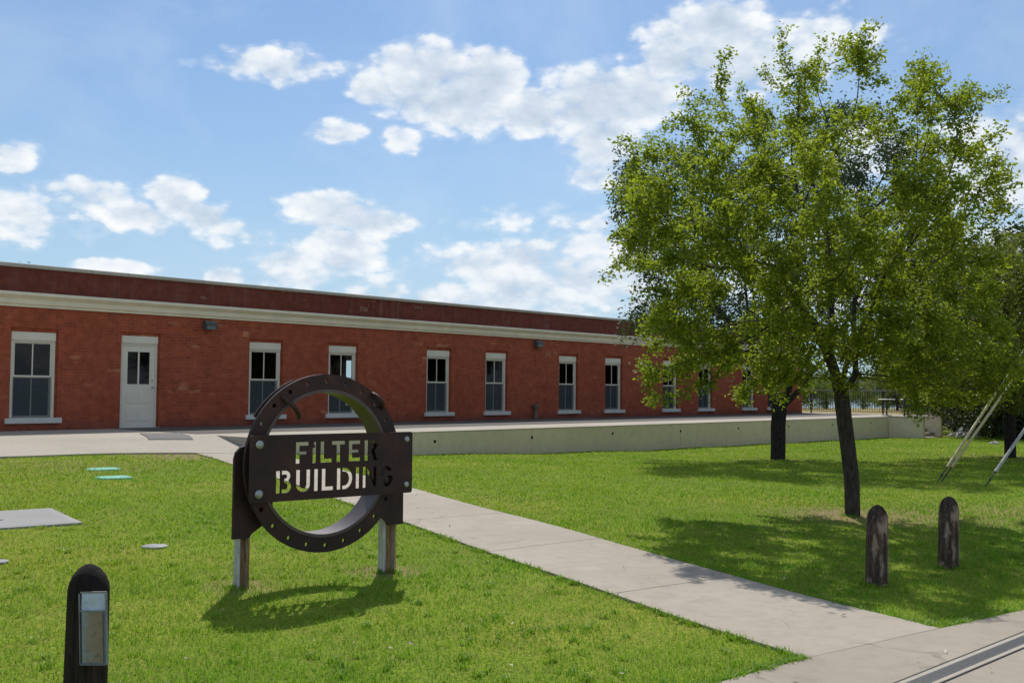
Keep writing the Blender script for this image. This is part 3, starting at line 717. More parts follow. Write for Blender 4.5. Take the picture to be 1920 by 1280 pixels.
# ------------------------------------------------------------------ bollards
def bollard(x, y, h, r, label, tilt=(0, 0), seed=0, mat='bollard'):
    t = thing('bollard', (x, y, gz(x, y)), label, 'bollard', group='dark timber bollards')
    rg = random.Random(seed); n = 28; prof = [(r * 1.06, -.3), (r * 1.05, 0), (r * 1.02, h * .3), (r * .99, h * .6), (r * .98, h - .115), (r * .93, h - .088), (r * .78, h - .052), (r * .50, h - .020), (r * .20, h - .003), (r * .05, h)]
    vs = []; fs = []
    for i, (q, z) in enumerate(prof):
        for k in range(n):
            a = 2 * math.pi * k / n; w_ = 1 + .025 * math.sin(3 * a + seed) + rg.uniform(-.012, .012)
            vs.append((q * w_ * math.cos(a) + tilt[0] * z, q * w_ * math.sin(a) + tilt[1] * z, z))
    for i in range(len(prof) - 1):
        for k in range(n): fs.append((i * n + k, i * n + (k + 1) % n, (i + 1) * n + (k + 1) % n, (i + 1) * n + k))
    fs.append(tuple(range((len(prof) - 1) * n, len(prof) * n)))
    MB().add(vs, fs, True).obj('post', MAT[mat], t); return t
bollard(8.62, 3.72, .665, .088, 'weathered dark bollard nearest the footpath corner, pale streaks down its front', (.012, -.014), 1, 'bollard_grey')
bollard(9.92, 3.60, .655, .089, 'dark rounded bollard standing in the tree shade, rightmost of the three', (.012, -.014), 2, 'bollard_grey')
b3x, b3y = from_view(-1.965, 4.93)
b3 = bollard(b3x, b3y, .755, .094, 'black bollard at the lower left with a clear leaflet box on it', (.008, -.01), 3)
# leaflet box on the left bollard (faces the photographer)
fx, fy = from_view(-1.868, 4.93 - .125)
lb = thing('leaflet_box', (fx, fy, gz(b3x, b3y)), 'small clear acrylic leaflet box fixed to the lower left bollard', 'leaflet box', rz=R(HEAD - 90 + 14))
z0, z1, z2 = .325, .56, .64
lb.rotation_euler = (0, R(-2.6), R(HEAD - 90 - 8))
MB().box(-.062, .062, .020, .024, z0, z2).obj('back_plate', MAT['milky'], lb)
MB().box(-.061, .061, .010, .0125, z0 + .004, z1 - .001).obj('pocket', MAT['acrylic'], lb)
mb = MB(); mb.box(-.0625, .0625, .008, .0135, z1, z1 + .0045); mb.box(-.0655, -.0627, .008, .026, z0, z2); mb.box(.0627, .0655, .008, .026, z0, z2); mb.box(-.0625, .0625, .018, .027, z2 + .0005, z2 + .008); mb.box(-.0625, .0625, .008, .026, z0 - .004, z0 - .0005); mb.obj('rim', MAT['plate'], lb)
MB().box(-.054, .046, .0135, .0175, z0 + .006, z1 - .003).obj('leaflet', MAT['flyer'], lb)

# ------------------------------------------------------------------ small things in the lawn
t = thing('vault_cover', (4.36, 11.42, gz(4.36, 11.42)), 'grey ribbed concrete utility vault cover flush in the lawn, at the left edge', 'vault cover', rz=R(-10))
t.rotation_euler = (.027, 0, R(-10))
MB().box(-.87, .87, -.62, .62, -.2, .012, .004).obj('slab', MAT['vault'], t)
mb = MB()
for k in range(-22, 23): mb.box(k * .036 - .013, k * .036 + .013, -.56, .56, .0121, .0136)
mb.obj('ribs', MAT['vault'], t)
MB().box(-.02, .22, -.10, .10, .014, .022, .003).obj('access_plate', MAT['plate'], t)
def lid(x, y, rx_, ry_, label, rz):
    t = thing('irrigation_box', (x, y, gz(x, y)), label, 'valve box', rz=rz, group='green irrigation box lids in the lawn')
    out = [(math.copysign(abs(math.cos(a)) ** .45, math.cos(a)) * rx_, math.copysign(abs(math.sin(a)) ** .45, math.sin(a)) * ry_) for a in [2 * math.pi * k / 24 for k in range(24)]]
    vs = [(a * 1.12, b * 1.16, .012) for a, b in out] + [(a * 1.12, b * 1.16, -.1) for a, b in out] + [(a * 1.02, b * 1.03, .016) for a, b in out]
    n = 24; MB().add(vs, [(k, (k + 1) % n, n + (k + 1) % n, n + k) for k in range(n)] + [(k, (k + 1) % n, 2 * n + (k + 1) % n, 2 * n + k) for k in range(n)]).obj('rim', MAT['teal'], t)
    vs = [(a, b, .022) for a, b in out] + [(a, b, .005) for a, b in out]
    MB().add(vs, [tuple(range(n))] + [(k, (k + 1) % n, n + (k + 1) % n, n + k) for k in range(n)]).obj('lid', MAT['teal'], t)
lid(7.94, 15.93, .22, .16, 'teal irrigation box lid in the lawn, the one farther from the camera', R(-8))
lid(7.46, 14.64, .22, .16, 'teal irrigation box lid in the lawn, the one nearer the camera', R(-12))
def disc(x, y, r, label, name='valve_cap', cat='valve cap'):
    o = MB().lathe([(r, -.05), (r, .004), (r * .93, .010), (r * .3, .012)], 20).obj(name, MAT['plate'])
    o.location = (x, y, gz(x, y) + .01); tag(o, label, cat)
disc(4.99, 8.98, .115, 'small round pale grey valve cap in the lawn left of the sign')
disc(3.62, 9.05, .09, 'small pale valve cap at the far left edge of the lawn')

# ------------------------------------------------------------------ guy wires and their pole
def view_local(px, py, Y, base):   # photograph pixel at distance Y ahead -> coordinates local to a base point
    # (only used to read tree outlines off the photograph)
    f, pit, rol = 1972.418, .0462588509, -.00760286604
    a, b = px - 960, 640 - py; c, s = math.cos(rol), math.sin(rol)
    u = c * a + s * b; v = -s * a + c * b
    d = (u, f * math.cos(pit) - v * math.sin(pit), f * math.sin(pit) + v * math.cos(pit))
    k = Y / d[1]; x, y = from_view(d[0] * k, Y); return np.array([x - base[0], y - base[1], 1.6 + d[2] * k - base[2]])

polx, poly_ = from_view(18.0, 23.8); pgz = gz(polx, poly_)
up = thing('utility_pole', (polx, poly_, pgz), 'tall timber utility pole that the guy wires run up to', 'utility pole')
MB().lathe([(.17, -.5), (.16, 0), (.14, 5), (.11, 10.5), (.10, 10.6)], 16).obj('shaft', MAT['pole'], up)
MB().box(-1.2, 1.2, -.06, .06, 9.7, 9.82).obj('crossarm', MAT['pole'], up)
def guy(base, topdir, glen, mat, label, rad, z_off=0, end=None):
    bx, by = base; bz = gz(bx, by); t = thing('guy_wire', (bx, by, bz), label, 'guy wire', group='guy wires with plastic guards')
    dv = Vector(topdir).normalized(); st = dv * .42
    MB().tube([st, st + dv * (glen * .5), st + dv * glen], [rad * 1.05, rad, rad], 10).obj('guard', mat, t)
    full = Vector(end) - Vector((bx, by, bz))
    MB().tube([st + dv * (glen - .05), full], .006, 6).obj('cable', MAT['cable'], t)
    mb = MB(); mb.tube([-dv * .25, dv * .45], .011, 8)
    mb.tube([Vector((.03 * math.cos(a), 0, 0)) * 1 + dv * .2 + Vector((0, 0, .03 * math.sin(a))) for a in [math.pi * k / 4 for k in range(9)]], .007, 6)
    mb.obj('anchor_rod', MAT['dark'], t)
END = (polx, poly_, pgz + 9.5)
base1 = (19.19, 7.15); base1b = (19.24, 7.10); base2 = (19.04, 6.27)
def b3v(b): return (b[0], b[1], gz(*b))
d1 = view_local(1872, 729, 20.3, b3v(base1)); d2 = view_local(1898, 704, 20.5, b3v(base1)); d3 = view_local(1930, 792, 19.3, b3v(base2))
def bend(b, d, L_): 
    v = Vector(d).normalized() * 14; return (b[0] + v.x, b[1] + v.y, gz(*b) + v.z)
guy(base1, d1, d1.dot(d1) ** .5 - .42, MAT['yellow'], 'yellow guarded guy wire, the left and shorter of the close pair', .026, end=bend(base1, d1, 1))
guy(base1b, d2, d2.dot(d2) ** .5 - .42, MAT['yellow'], 'yellow guarded guy wire, the right and longer of the close pair', .026, end=bend(base1b, d2, 1))
guy(base2, d3, 2.5, MAT['grey'], 'pale grey guarded guy wire standing alone at the right edge', .029, end=bend(base2, d3, 1))

# ------------------------------------------------------------------ fences, tables, boulders
def fence(p0, p1, z, h, label, name='metal_railing', rail=MAT['rail']):
    L_ = math.hypot(p1[0] - p0[0], p1[1] - p0[1]); a = math.atan2(p1[1] - p0[1], p1[0] - p0[0])
    t = thing(name, (p0[0], p0[1], z), label, 'railing', rz=a)
    MB().box(0, L_, -.02, .02, h - .045, h).obj('top_rail', MAT['grey'] if rail is MAT['rail'] else rail, t)
    MB().box(0, L_, -.015, .015, .10, .13).obj('bottom_rail', rail, t)
    mb = MB(); n = int(L_ / .12)
    for k in range(1, n): mb.box(L_ * k / n - .008, L_ * k / n + .008, -.008, .008, .131, h - .046)
    mb.obj('pickets', rail, t); npst = max(2, int(round(L_ / 1.9)) + 1)
    for k in range(npst):
        x = L_ * k / (npst - 1); MB().box(x - .028, x + .028, -.028, .028, -.1, h - .047).obj('post', rail, t)
fence((49.7, 36.0), (49.7, 19.2), PLAT_Z, 1.17, 'dark picket railing with pale top rail at the far end of the terrace')
fence((46.9, 18.9), (52.2, 18.8), PLAT_Z - .02, 1.1, 'dark low picket railing in the shade right of the terrace tables')
def cafe_table(x, y, label, sc=1):
    t = thing('cafe_table', (x, y, PLAT_Z), label, 'table', group='small tables on the terrace')
    MB().lathe([(.0, .73), (.36, .73), (.38, .745), (.36, .76), (.0, .761)], 24).obj('table_top', MAT['table'], t)
    MB().tube([(0, 0, .02), (0, 0, .73)], .035, 10).obj('pedestal', MAT['dark'], t)
    MB().lathe([(.24, 0), (.24, .02), (.05, .04)], 16).obj('foot', MAT['dark'], t)
cafe_table(47.0, 19.75, 'small pale-topped table on the terrace, left of the two')
cafe_table(48.4, 19.35, 'small pale-topped table on the terrace, right of the two')
def boulder(x, y, s_, label, seed, zoff=0):
    rg = np.random.default_rng(seed); n1, n2 = 14, 9; vs = []; fs = []
    ph = rg.uniform(0, 6, 6)
    for i in range(n2):
        th = math.pi * i / (n2 - 1)
        for k in range(n1):
            a = 2 * math.pi * k / n1
            r_ = 1 + .18 * math.sin(2 * a + ph[0]) + .12 * math.sin(3 * a + 2 * th + ph[1]) + .1 * math.sin(5 * a + ph[2]) * math.sin(th) + rg.uniform(-.05, .05)
            vs.append((s_[0] * r_ * math.sin(th) * math.cos(a), s_[1] * r_ * math.sin(th) * math.sin(a), s_[2] * math.cos(th) * (1 + .1 * math.sin(a + ph[3]))))
    for i in range(n2 - 1):
        for k in range(n1): fs.append((i * n1 + k, i * n1 + (k + 1) % n1, (i + 1) * n1 + (k + 1) % n1, (i + 1) * n1 + k))
    o = MB().add(vs, fs).obj('boulder', MAT['stone']); o.location = (x, y, gz(x, y) + zoff); o.rotation_euler.z = ph[4]
    tag(o, label, 'boulder', 'pale boulders right of the steps')
boulder(47.3, 16.6, (.5, .5, .22), 'low flat pale boulder at the foot of the step wall', 1)
boulder(49.0, 16.9, (.9, .6, .42), 'large tilted pale boulder right of the step wall', 2, .1)
boulder(50.6, 17.2, (.6, .5, .35), 'rounded pale boulder half hidden in the shade of the thicket', 3)
boulder(38.6, 12.4, (.18, .15, .1), 'tiny pale rock at the lawn edge before the dark thicket', 4)

# ------------------------------------------------------------------ trees
def colonise(start_pts, start_parent, attr, step, di, dk, iters=90, droop=0.0, grow_from=0):
    P = [np.array(p, float) for p in start_pts]; par = list(start_parent)
    A = np.array(attr); alive = np.ones(len(A), bool)
    nodes = np.array(P[grow_from:]); near = np.full(len(A), 1e9); ni = np.zeros(len(A), int)
    def upd(lo):
        nn = np.array(P[lo:])
        for s0 in range(0, len(nn), 400):
            d = np.linalg.norm(A[:, None] - nn[None, s0:s0 + 400], axis=2); j = d.argmin(1); m = d[np.arange(len(A)), j]
            k = m < near; near[k] = m[k]; ni[k] = j[k] + lo + s0
    upd(grow_from); last_pairs = set()
    for it in range(iters):
        act = alive & (near < di)
        if not act.any(): break
        ids = ni[act]; dirs = A[act] - np.array(P)[ids]; dirs /= np.linalg.norm(dirs, axis=1)[:, None] + 1e-9
        lo = len(P); PA = np.array(P)
        uq, inv = np.unique(ids, return_inverse=True); acc = np.zeros((len(uq), 3)); np.add.at(acc, inv, dirs)
        added = 0
        for k, i in enumerate(uq):
            v = acc[k] + rng.normal(0, .25, 3); v[2] -= droop; nv = np.linalg.norm(v)
            if nv < 1e-6: continue
            q = PA[i] + v / nv * step
            key = (i, round(float(q[0]), 2), round(float(q[1]), 2), round(float(q[2]), 2))
            if key in last_pairs: continue
            last_pairs.add(key); P.append(q); par.append(int(i)); added += 1
        if not added: break
        upd(lo); alive &= near > dk
    return np.array(P), np.array(par)
def tree_mesh(P, par, r_tip, expo, r_base=None, trunk_n=0):
    n = len(P); r = np.zeros(n); cnt = np.zeros(n)
    for i in range(n - 1, 0, -1):
        if r[i] == 0: r[i] = r_tip ** expo; cnt[i] = 1
        r[par[i]] += r[i]; cnt[par[i]] += cnt[i]
    r = r ** (1 / expo)
    if r_base: 
        sc = r_base / r[0]; r = np.where(r > r_tip * 2.5, r * (1 + (sc - 1) * np.clip((r - 2.5 * r_tip) / (r[0] - 2.5 * r_tip), 0, 1)), r)
    # chains
    ch = {}
    for i in range(1, n): ch.setdefault(int(par[i]), []).append(i)
    V = []; F = []; stack = [(0, None)]
    starts = [(0, -1)]
    while starts:
        i, p = starts.pop(); chain = ([p] if p >= 0 else []) + [i]
        while i in ch:
            kids = sorted(ch[i], key=lambda k: -r[k])
            for k in kids[1:]: starts.append((k, i))
            i = kids[0]; chain.append(i)
        pts = P[chain]; rr = r[chain].copy()
        if p >= 0: rr[0] = min(rr[0], rr[1] * 1.15)
        if len(chain) < 2: continue
        m = 10 if rr.max() > .05 else (6 if rr.max() > .02 else 3)
        d = np.gradient(pts, axis=0); d /= np.linalg.norm(d, axis=1)[:, None] + 1e-9
        ref = np.array([.3, .1, 1.]) if abs(d[0][2]) < .8 else np.array([1., .2, 0])
        u = np.cross(d, ref); u /= np.linalg.norm(u, axis=1)[:, None] + 1e-9; w_ = np.cross(d, u)
        a = np.arange(m) * 2 * np.pi / m
        ring = pts[:, None] + rr[:, None, None] * (u[:, None] * np.cos(a)[None, :, None] + w_[:, None] * np.sin(a)[None, :, None])
        b = len(V) if isinstance(V, int) else sum(len(q) for q in V)
        V.append(ring.reshape(-1, 3)); L_ = len(chain)
        I_ = np.arange(L_ * m).reshape(L_, m) + b
        F.append(np.stack([I_[:-1], np.roll(I_[:-1], -1, 1), np.roll(I_[1:], -1, 1), I_[1:]], -1).reshape(-1, 4))
    return np.concatenate(V), np.concatenate(F), r, cnt
def leaves(C, N, size, spread, aspect=.5, up=.25, fold=.35, rg=rng):
    """N leaves round each centre in C: one folded quad pair each (rhombus)"""
    n = len(C) * N; c = np.repeat(C, N, 0) + rg.normal(0, 1, (n, 3)) * spread
    d = rg.normal(0, 1, (n, 3)); d[:, 2] = d[:, 2] * .6 - .1; d /= np.linalg.norm(d, axis=1)[:, None]
    nrm = rg.normal(0, 1, (n, 3)); nrm[:, 2] += up * 4; s = np.cross(d, nrm); s /= np.linalg.norm(s, axis=1)[:, None] + 1e-9
    nn = np.cross(s, d); L_ = size * rg.uniform(.6, 1.3, n)[:, None]; w_ = L_ * aspect
    v0 = c - d * L_ * .5; v1 = c + s * w_ * .5 + nn * w_ * fold * .5; v2 = c + d * L_ * .5; v3 = c - s * w_ * .5 + nn * w_ * fold * .5
    V = np.stack([v0, v1, v2, v3], 1).reshape(-1, 3); b = np.arange(n)[:, None] * 4
    F = np.concatenate([b + [0, 1, 2], b + [0, 2, 3]], 1).reshape(-1, 3)
    return V, F
def make_tree(name, base, trunk, attr, label, cat, leafm, barkm, step, di, dk, r_tip, r_base, N, size, spread, expo=2.3, leaf_cnt=4, group=None, keep=1.0, grow_from=2, extra=None, droop=0, aspect=.5):
    bx, by, bz = base; t = thing(name, base, label, cat, group=group)
    P0 = [tuple(p) for p in trunk['p']]; par = trunk['par']
    P, pr = colonise(P0, par, attr, step, di, dk, droop=droop, grow_from=grow_from)
    V, F, r, cnt = tree_mesh(P, pr, r_tip, expo, r_base)
    np_mesh('trunk', V, F, barkm, t, smooth_=True)
    sel = np.where((cnt <= leaf_cnt) & (np.arange(len(P)) >= len(P0)))[0]
    if keep < 1: sel = sel[rng.random(len(sel)) < keep]
    C = (P[sel] + P[pr[sel]]) / 2
    LV, LF = leaves(C, N, size, spread, aspect)
    np_mesh('crown', LV, LF, leafm, t)
    return t, len(P), len(LF)
def clumps(centres, n, sig):
    out = [np.asarray(c) + rng.normal(0, 1, (n, 3)) * np.asarray(sig) for c in centres]
    return np.concatenate(out)
def crown_points(outline, Yc, depth, base, n_cl, n_pt, sig, seed, airy=1.0):
    """clump centres inside a silhouette read as (px,py) polygon, spread in depth like an ellipsoid"""
    rg = np.random.default_rng(seed); O = np.array(outline, float); lo, hi = O.min(0), O.max(0); cx, cy = O.mean(0)
    def inside(x, y):
        c = False; j = len(O) - 1
        for i in range(len(O)):
            if (O[i][1] > y) != (O[j][1] > y) and x < (O[j][0] - O[i][0]) * (y - O[i][1]) / (O[j][1] - O[i][1]) + O[i][0]: c = not c
            j = i
        return c
    res = []
    while len(res) < n_cl:
        x, y = rg.uniform(lo, hi)
        if not inside(x, y): continue
        if rg.random() > airy + (1 - airy) * (y - lo[1]) / (hi[1] - lo[1]): continue
        # distance to the outline -> how deep the crown is here
        dmin = min(np.hypot(x - (O[i][0] * (1 - t_) + O[i - 1][0] * t_), y - (O[i][1] * (1 - t_) + O[i - 1][1] * t_)) for i in range(len(O)) for t_ in (0, .25, .5, .75))
        R_ = min(hi - lo) / 2; k = math.sqrt(max(0, 1 - (1 - min(1, dmin / R_)) ** 2))
        dy = rg.uniform(-1, 1); dy = math.copysign(abs(dy) ** .7, dy)
        res.append(view_local(x, y, Yc + dy * depth * k, base))
    return clumps(res, n_pt, sig), res

# 1 - the near elm
b1 = (12.94, 5.89, gz(12.94, 5.89))
tp = [view_local(1600, 967, 13.53, b1), view_local(1597, 900, 13.53, b1), view_local(1590, 840, 13.5, b1), view_local(1583, 785, 13.5, b1), view_local(1577, 735, 13.5, b1), view_local(1566, 700, 13.5, b1), view_local(1552, 660, 13.5, b1), view_local(1560, 600, 13.55, b1), view_local(1556, 520, 13.5, b1), view_local(1550, 440, 13.5, b1),
      view_local(1592, 722, 13.3, b1), view_local(1605, 700, 13.2, b1), view_local(1603, 670, 13.2, b1), view_local(1612, 630, 13.3, b1), view_local(1640, 570, 13.2, b1), view_local(1665, 500, 13.1, b1),
      view_local(1585, 690, 13.6, b1), view_local(1600, 640, 13.8, b1), view_local(1602, 560, 14.0, b1),
      view_local(1530, 610, 13.3, b1), view_local(1490, 560, 13.1, b1), view_local(1450, 500, 13.0, b1)]
tp[0] = np.array([0, 0, -.25])
tpar = [0, 0, 1, 2, 3, 4, 5, 6, 7, 8, 4, 10, 11, 12, 13, 14, 4, 16, 17, 6, 19, 20]
out1 = [(1235, 290), (1300, 235), (1350, 190), (1415, 200), (1450, 150), (1500, 150), (1560, 110), (1640, 105), (1680, 150), (1735, 140), (1770, 190), (1815, 200), (1800, 260), (1855, 330), (1870, 430), (1850, 500), (1870, 600), (1900, 680), (1860, 735), (1780, 740), (1710, 735), (1670, 700), (1635, 668), (1560, 668), (1500, 700), (1420, 700), (1330, 668), (1255, 715), (1215, 700), (1235, 630), (1180, 560), (1210, 500), (1165, 470), (1190, 380), (1180, 300)]
A1, cc = crown_points(out1, 13.4, 2.7, b1, 232, 13, (.15, .15, .115), 5, airy=.32)
tw = []
for pts in ([(1460, 170), (1462, 110), (1465, 60), (1466, 45)], [(1600, 130), (1630, 85), (1645, 45)], [(1720, 150), (1738, 105)], [(1780, 190), (1815, 185)], [(1840, 260), (1870, 245), (1900, 238)], [(1360, 130), (1345, 108), (1380, 90)], [(1230, 270), (1180, 262), (1150, 265)], [(1880, 300), (1905, 310)], [(1240, 700), (1225, 750), (1220, 775)], [(1330, 150), (1380, 150), (1300, 190)], [(1560, 90), (1580, 70)], [(1400, 720), (1395, 760)], [(1300, 690), (1290, 740)], [(1170, 480), (1150, 500)], [(1280, 640), (1245, 700), (1225, 765)], [(1350, 690), (1335, 745)], [(1440, 690), (1430, 740)], [(1700, 680), (1690, 730)], [(1760, 680), (1790, 730)]):
    Y = 13.7 + rng.uniform(-.8, .8)
    for (xa, ya), (xb, yb) in zip(pts[:-1], pts[1:]):
        for f in np.linspace(0, 1, 5): tw.append(view_local(xa + (xb - xa) * f, ya + (yb - ya) * f, Y, b1) + rng.normal(0, .015, 3))
rg_ = np.random.default_rng(91); O_ = np.array(out1, float); C_ = O_.mean(0)
for _ in range(70):
    i = rg_.integers(len(O_)); f = rg_.random(); p_ = O_[i] * f + O_[i - 1] * (1 - f); d_ = (p_ - C_) / np.linalg.norm(p_ - C_) + rg_.normal(0, .35, 2); Y = 13.7 + rg_.uniform(-1.4, 1.4); ln = rg_.uniform(15, 60)
    for q in np.linspace(-.6, 1, 7): 
        pp = p_ + d_ * ln * q; tw.append(view_local(pp[0], pp[1], Y, b1) + rng.normal(0, .02, 3))
A1 = np.concatenate([A1, np.array(tw)])
info = []
info.append(make_tree('elm_tree', b1, dict(p=tp, par=tpar), A1, 'leafy yellow-green tree in front, slim leaning trunk between footpath and retaining wall', 'tree', LEAF_ELM, BARK1, .10, 1.6, .115, .0030, .098, 34, .058, .055, 2.4, 4, grow_from=6, aspect=.55)[1:])

# 2 - the dark live oak behind it
b2 = (23.95, 12.86, gz(23.95, 12.86)); Y2 = 26.4
tp = [np.array([0, 0, -.3])] + [view_local(x, y, Y2, b2) for x, y in ((1459, 840), (1459, 800), (1461, 770))] + [view_local(x, y, Y2, b2) for x, y in ((1447, 735), (1435, 700), (1410, 640))] + [view_local(x, y, Y2 + .2, b2) for x, y in ((1478, 730), (1482, 690), (1480, 620))] + [view_local(x, y, Y2 - .3, b2) for x, y in ((1500, 730), (1520, 700), (1550, 670))]
tpar = [0, 0, 1, 2, 3, 4, 5, 3, 7, 8, 3, 10, 11]
out2 = [(1165, 300), (1230, 290), (1400, 280), (1480, 230), (1600, 180), (1700, 260), (1740, 380), (1720, 520), (1650, 620), (1560, 670), (1450, 680), (1350, 660), (1260, 640), (1180, 640), (1195, 560), (1215, 520), (1200, 470), (1175, 380)]
A2, cc = crown_points(out2, Y2, 4.2, b2, 250, 10, (.30, .30, .23), 8)
tw = []
for pts in ([(1200, 310), (1155, 290), (1160, 340)], [(1200, 590), (1180, 620), (1160, 640)], [(1230, 420), (1180, 440)], [(1200, 370), (1165, 380)]):
    for (xa, ya), (xb, yb) in zip(pts[:-1], pts[1:]):
        for f in np.linspace(0, 1, 6): tw.append(view_local(xa + (xb - xa) * f, ya + (yb - ya) * f, Y2, b2) + rng.normal(0, .12, 3))
info.append(make_tree('live_oak_tree', b2, dict(p=tp, par=tpar), np.concatenate([A2, np.array(tw)]), 'dark-leaved oak with a stout forked black trunk close to the retaining wall', 'tree', LEAF_OAK, BARK2, .21, 3.2, .26, .005, .19, 30, .10, .14, 2.4, 4, grow_from=4)[1:])

# 3 - the tree at the right edge
b3_ = (29.33, 9.02, gz(29.33, 9.02)); Y3 = 27.74
tp = [np.array([0, 0, -.3])] + [view_local(x, y, Y3, b3_) for x, y in ((1894, 830), (1892, 790), (1895, 760), (1880, 710), (1860, 660), (1920, 700), (1950, 640), (1898, 690), (1890, 600))]
tpar = [0, 0, 1, 2, 3, 4, 3, 6, 3, 8]
out3 = [(1700, 470), (1760, 450), (1830, 455), (1900, 470), (2000, 430), (2100, 480), (2150, 600), (2080, 700), (1980, 740), (1900, 760), (1830, 745), (1770, 750), (1720, 720), (1660, 700), (1670, 600), (1690, 530)]
A3, cc = crown_points(out3, Y3, 3.2, b3_, 300, 10, (.28, .28, .22), 9)
info.append(make_tree('shade_tree', b3_, dict(p=tp, par=tpar), A3, 'broad green tree at the right edge, its dark trunk behind the grey guy wire', 'tree', LEAF_MID, BARK2, .20, 3.2, .25, .005, .145, 30, .10, .14, 2.4, 4, grow_from=3)[1:])

# background trees and shrubs: a few prototypes, copied
def simple_tree(name, h, w_, n_cl, leafm, label, cat, seed, N=26, size=.16, trunk_h=.3, base=(0, 0, 0), group=None, spread=.2, step=.45, sub=9):
    rg = np.random.default_rng(seed); cl = []
    while len(cl) < n_cl:
        q = rg.uniform(-1, 1, 3)
        if np.linalg.norm(q) > 1: continue
        z = trunk_h * h + (q[2] * .5 + .5) * (1 - trunk_h) * h * .97; k = 1 - max(0, q[2]) * .25
        cl.append((q[0] * w_ / 2 * k, q[1] * w_ / 2 * k, z))
    A = clumps(cl, sub, (w_ * .055, w_ * .055, h * .035)); A = A[A[:, 2] > .1]
    tp = [(0, 0, -.3), (0, 0, h * .12), (.05, 0, h * max(.15, trunk_h * .8)), (.0, .05, h * (trunk_h + .15))]
    return make_tree(name, base, dict(p=tp, par=[0, 0, 1, 2]), A, label, cat, leafm, BARK2, step, 6, step * 1.2, .008, max(.05, h * .022), N, size, spread, 2.3, 4, group=group, grow_from=2)
def place(o, x, y, rz=0, s_=1.0, label=None, new=True, group=None, zo=0):
    c = copy_tree(o) if new else o
    c.location = (x, y, gz(x, y) + zo); c.rotation_euler.z = rz; c.scale = (s_, s_, s_)
    if label: c['label'] = label
    if group: c['group'] = group
    return c
# thicket at the right
th1, *i_ = simple_tree('thicket_tree', 7.0, 6.0, 110, LEAF_DARK, '', 'tree', 21, 38, .19, .04, spread=.28); info.append(i_)
th2, *i_ = simple_tree('thicket_tree', 5.4, 6.0, 100, LEAF_DARK, '', 'tree', 22, 38, .19, .0, spread=.28); info.append(i_)
G = 'trees of the dark thicket at the right'
labs = ['dark thicket tree just behind the boulders, right of the terrace steps', 'dark bushy thicket tree behind the small rock at the lawn edge', 'dark thicket tree seen directly behind the paired yellow guy wires', 'dark thicket tree behind the trunk at the right edge', 'tall dark thicket tree rising behind the terrace railing on the right', 'dark thicket tree at the far right edge behind the lone grey guy wire', 'dark thicket tree farther back, above the terrace tables', 'low dark thicket tree filling the gap right of the steps', 'dark thicket tree immediately right of the last boulder', 'dark thicket tree between the yellow guy wires and the trunk behind them', 'dark thicket tree in the second row, seen over the steps', 'dark thicket tree in the second row, seen through the right-hand crown']
spots = [(1790, 52, 1, .72, .3), (1860, 45, 2, .8, 1.7), (1830, 56, 1, .9, 2.2), (1915, 42, 2, .95, 4.0), (1750, 66, 1, .95, 5.1), (1975, 46, 1, 1.0, .9), (1715, 78, 2, .95, 3.3), (1815, 62, 2, .9, 2.9), (1835, 48, 2, .6, 1.1), (1880, 50, 2, .9, 5.6), (1770, 60, 2, .8, .2), (1950, 58, 1, 1.1, 3.7)]
first = {1: True, 2: True}
for (px, Y, k, s_, rz), lb_ in zip(spots, labs):
    X = (px - 960) / 1972.4 * Y; x, y = from_view(X, Y)
    place(th1 if k == 1 else th2, x, y, rz, s_, lb_, not first[k], G); first[k] = False
# greyish tree top at the far right
x, y = from_view((1915 - 960) / 1972.4 * 60, 60); place(th1, x, y, 2.0, 1.75, 'tall greyish tree whose top shows above the others at the right edge', True, 'tall trees behind the thicket')
# shoreline shrubs behind the railing
sh, *i_ = simple_tree('shoreline_shrub', 3.0, 3.2, 40, LEAF_LIGHT, '', 'shrub', 31, 34, .14, .0, spread=.2, step=.3); info.append(i_)
sh2, *i_ = simple_tree('shoreline_shrub', 4.2, 3.4, 46, LEAF_MID, '', 'shrub', 32, 34, .15, .0, spread=.22, step=.3); info.append(i_)
G = 'shrubs on the bank behind the railing'
sp = [(1520, 84, 1, 1.15, 'pale green shrub on the bank, first to the right of the building end'), (1550, 86, 2, .80, 'leafy shrub on the bank left of the slim leaning trunk'), (1492, 88, 2, 1.0, 'green shrub on the bank half hidden by the end of the brick building'), (1585, 87, 1, .62, 'small pale shrub on the bank right behind the slim leaning trunk'), (1617, 86, 2, .55, 'small shrub on the bank beside the strip of bright water'), (1682, 82, 2, 1.1, 'tall shrub on the bank behind the terrace tables'), (1712, 80, 1, 1.25, 'pale shrub on the bank between the terrace tables and the thicket'), (1655, 90, 1, .5, 'lowest shrub on the bank, under the bright water'), (1665, 96, 2, 1.45, 'tallest bank shrub, pale top left of the thicket')]
f1 = {1: True, 2: True}
for px, Y, k, s_, lb_ in sp:
    X = (px - 960) / 1972.4 * Y; x, y = from_view(X, Y)
    place(sh if k == 1 else sh2, x, y, px * .7, s_, lb_, not f1[k], G, zo=-.1); f1[k] = False
# tree top above the parapet at the left edge
x, y = from_view((-960 + 2) / 1972.4 * 62, 62); place(th2, x, y, 0, 1.70, 'distant tree whose tip just shows above the parapet at the left edge', True, 'trees behind the brick building')
# trees beyond the right edge of the frame (mirrored in the window glass)
for k, (x, y, s_) in enumerate(((44, 2, 1.2), (52, -4, 1.3), (60, 4, 1.2), (36, -10, 1.2), (70, -6, 1.5))):
    place(th1, x, y, k * 1.3, s_, 'tall dark leafy tree standing in the grove beyond the right edge', True, 'grove beyond the right edge of the picture')

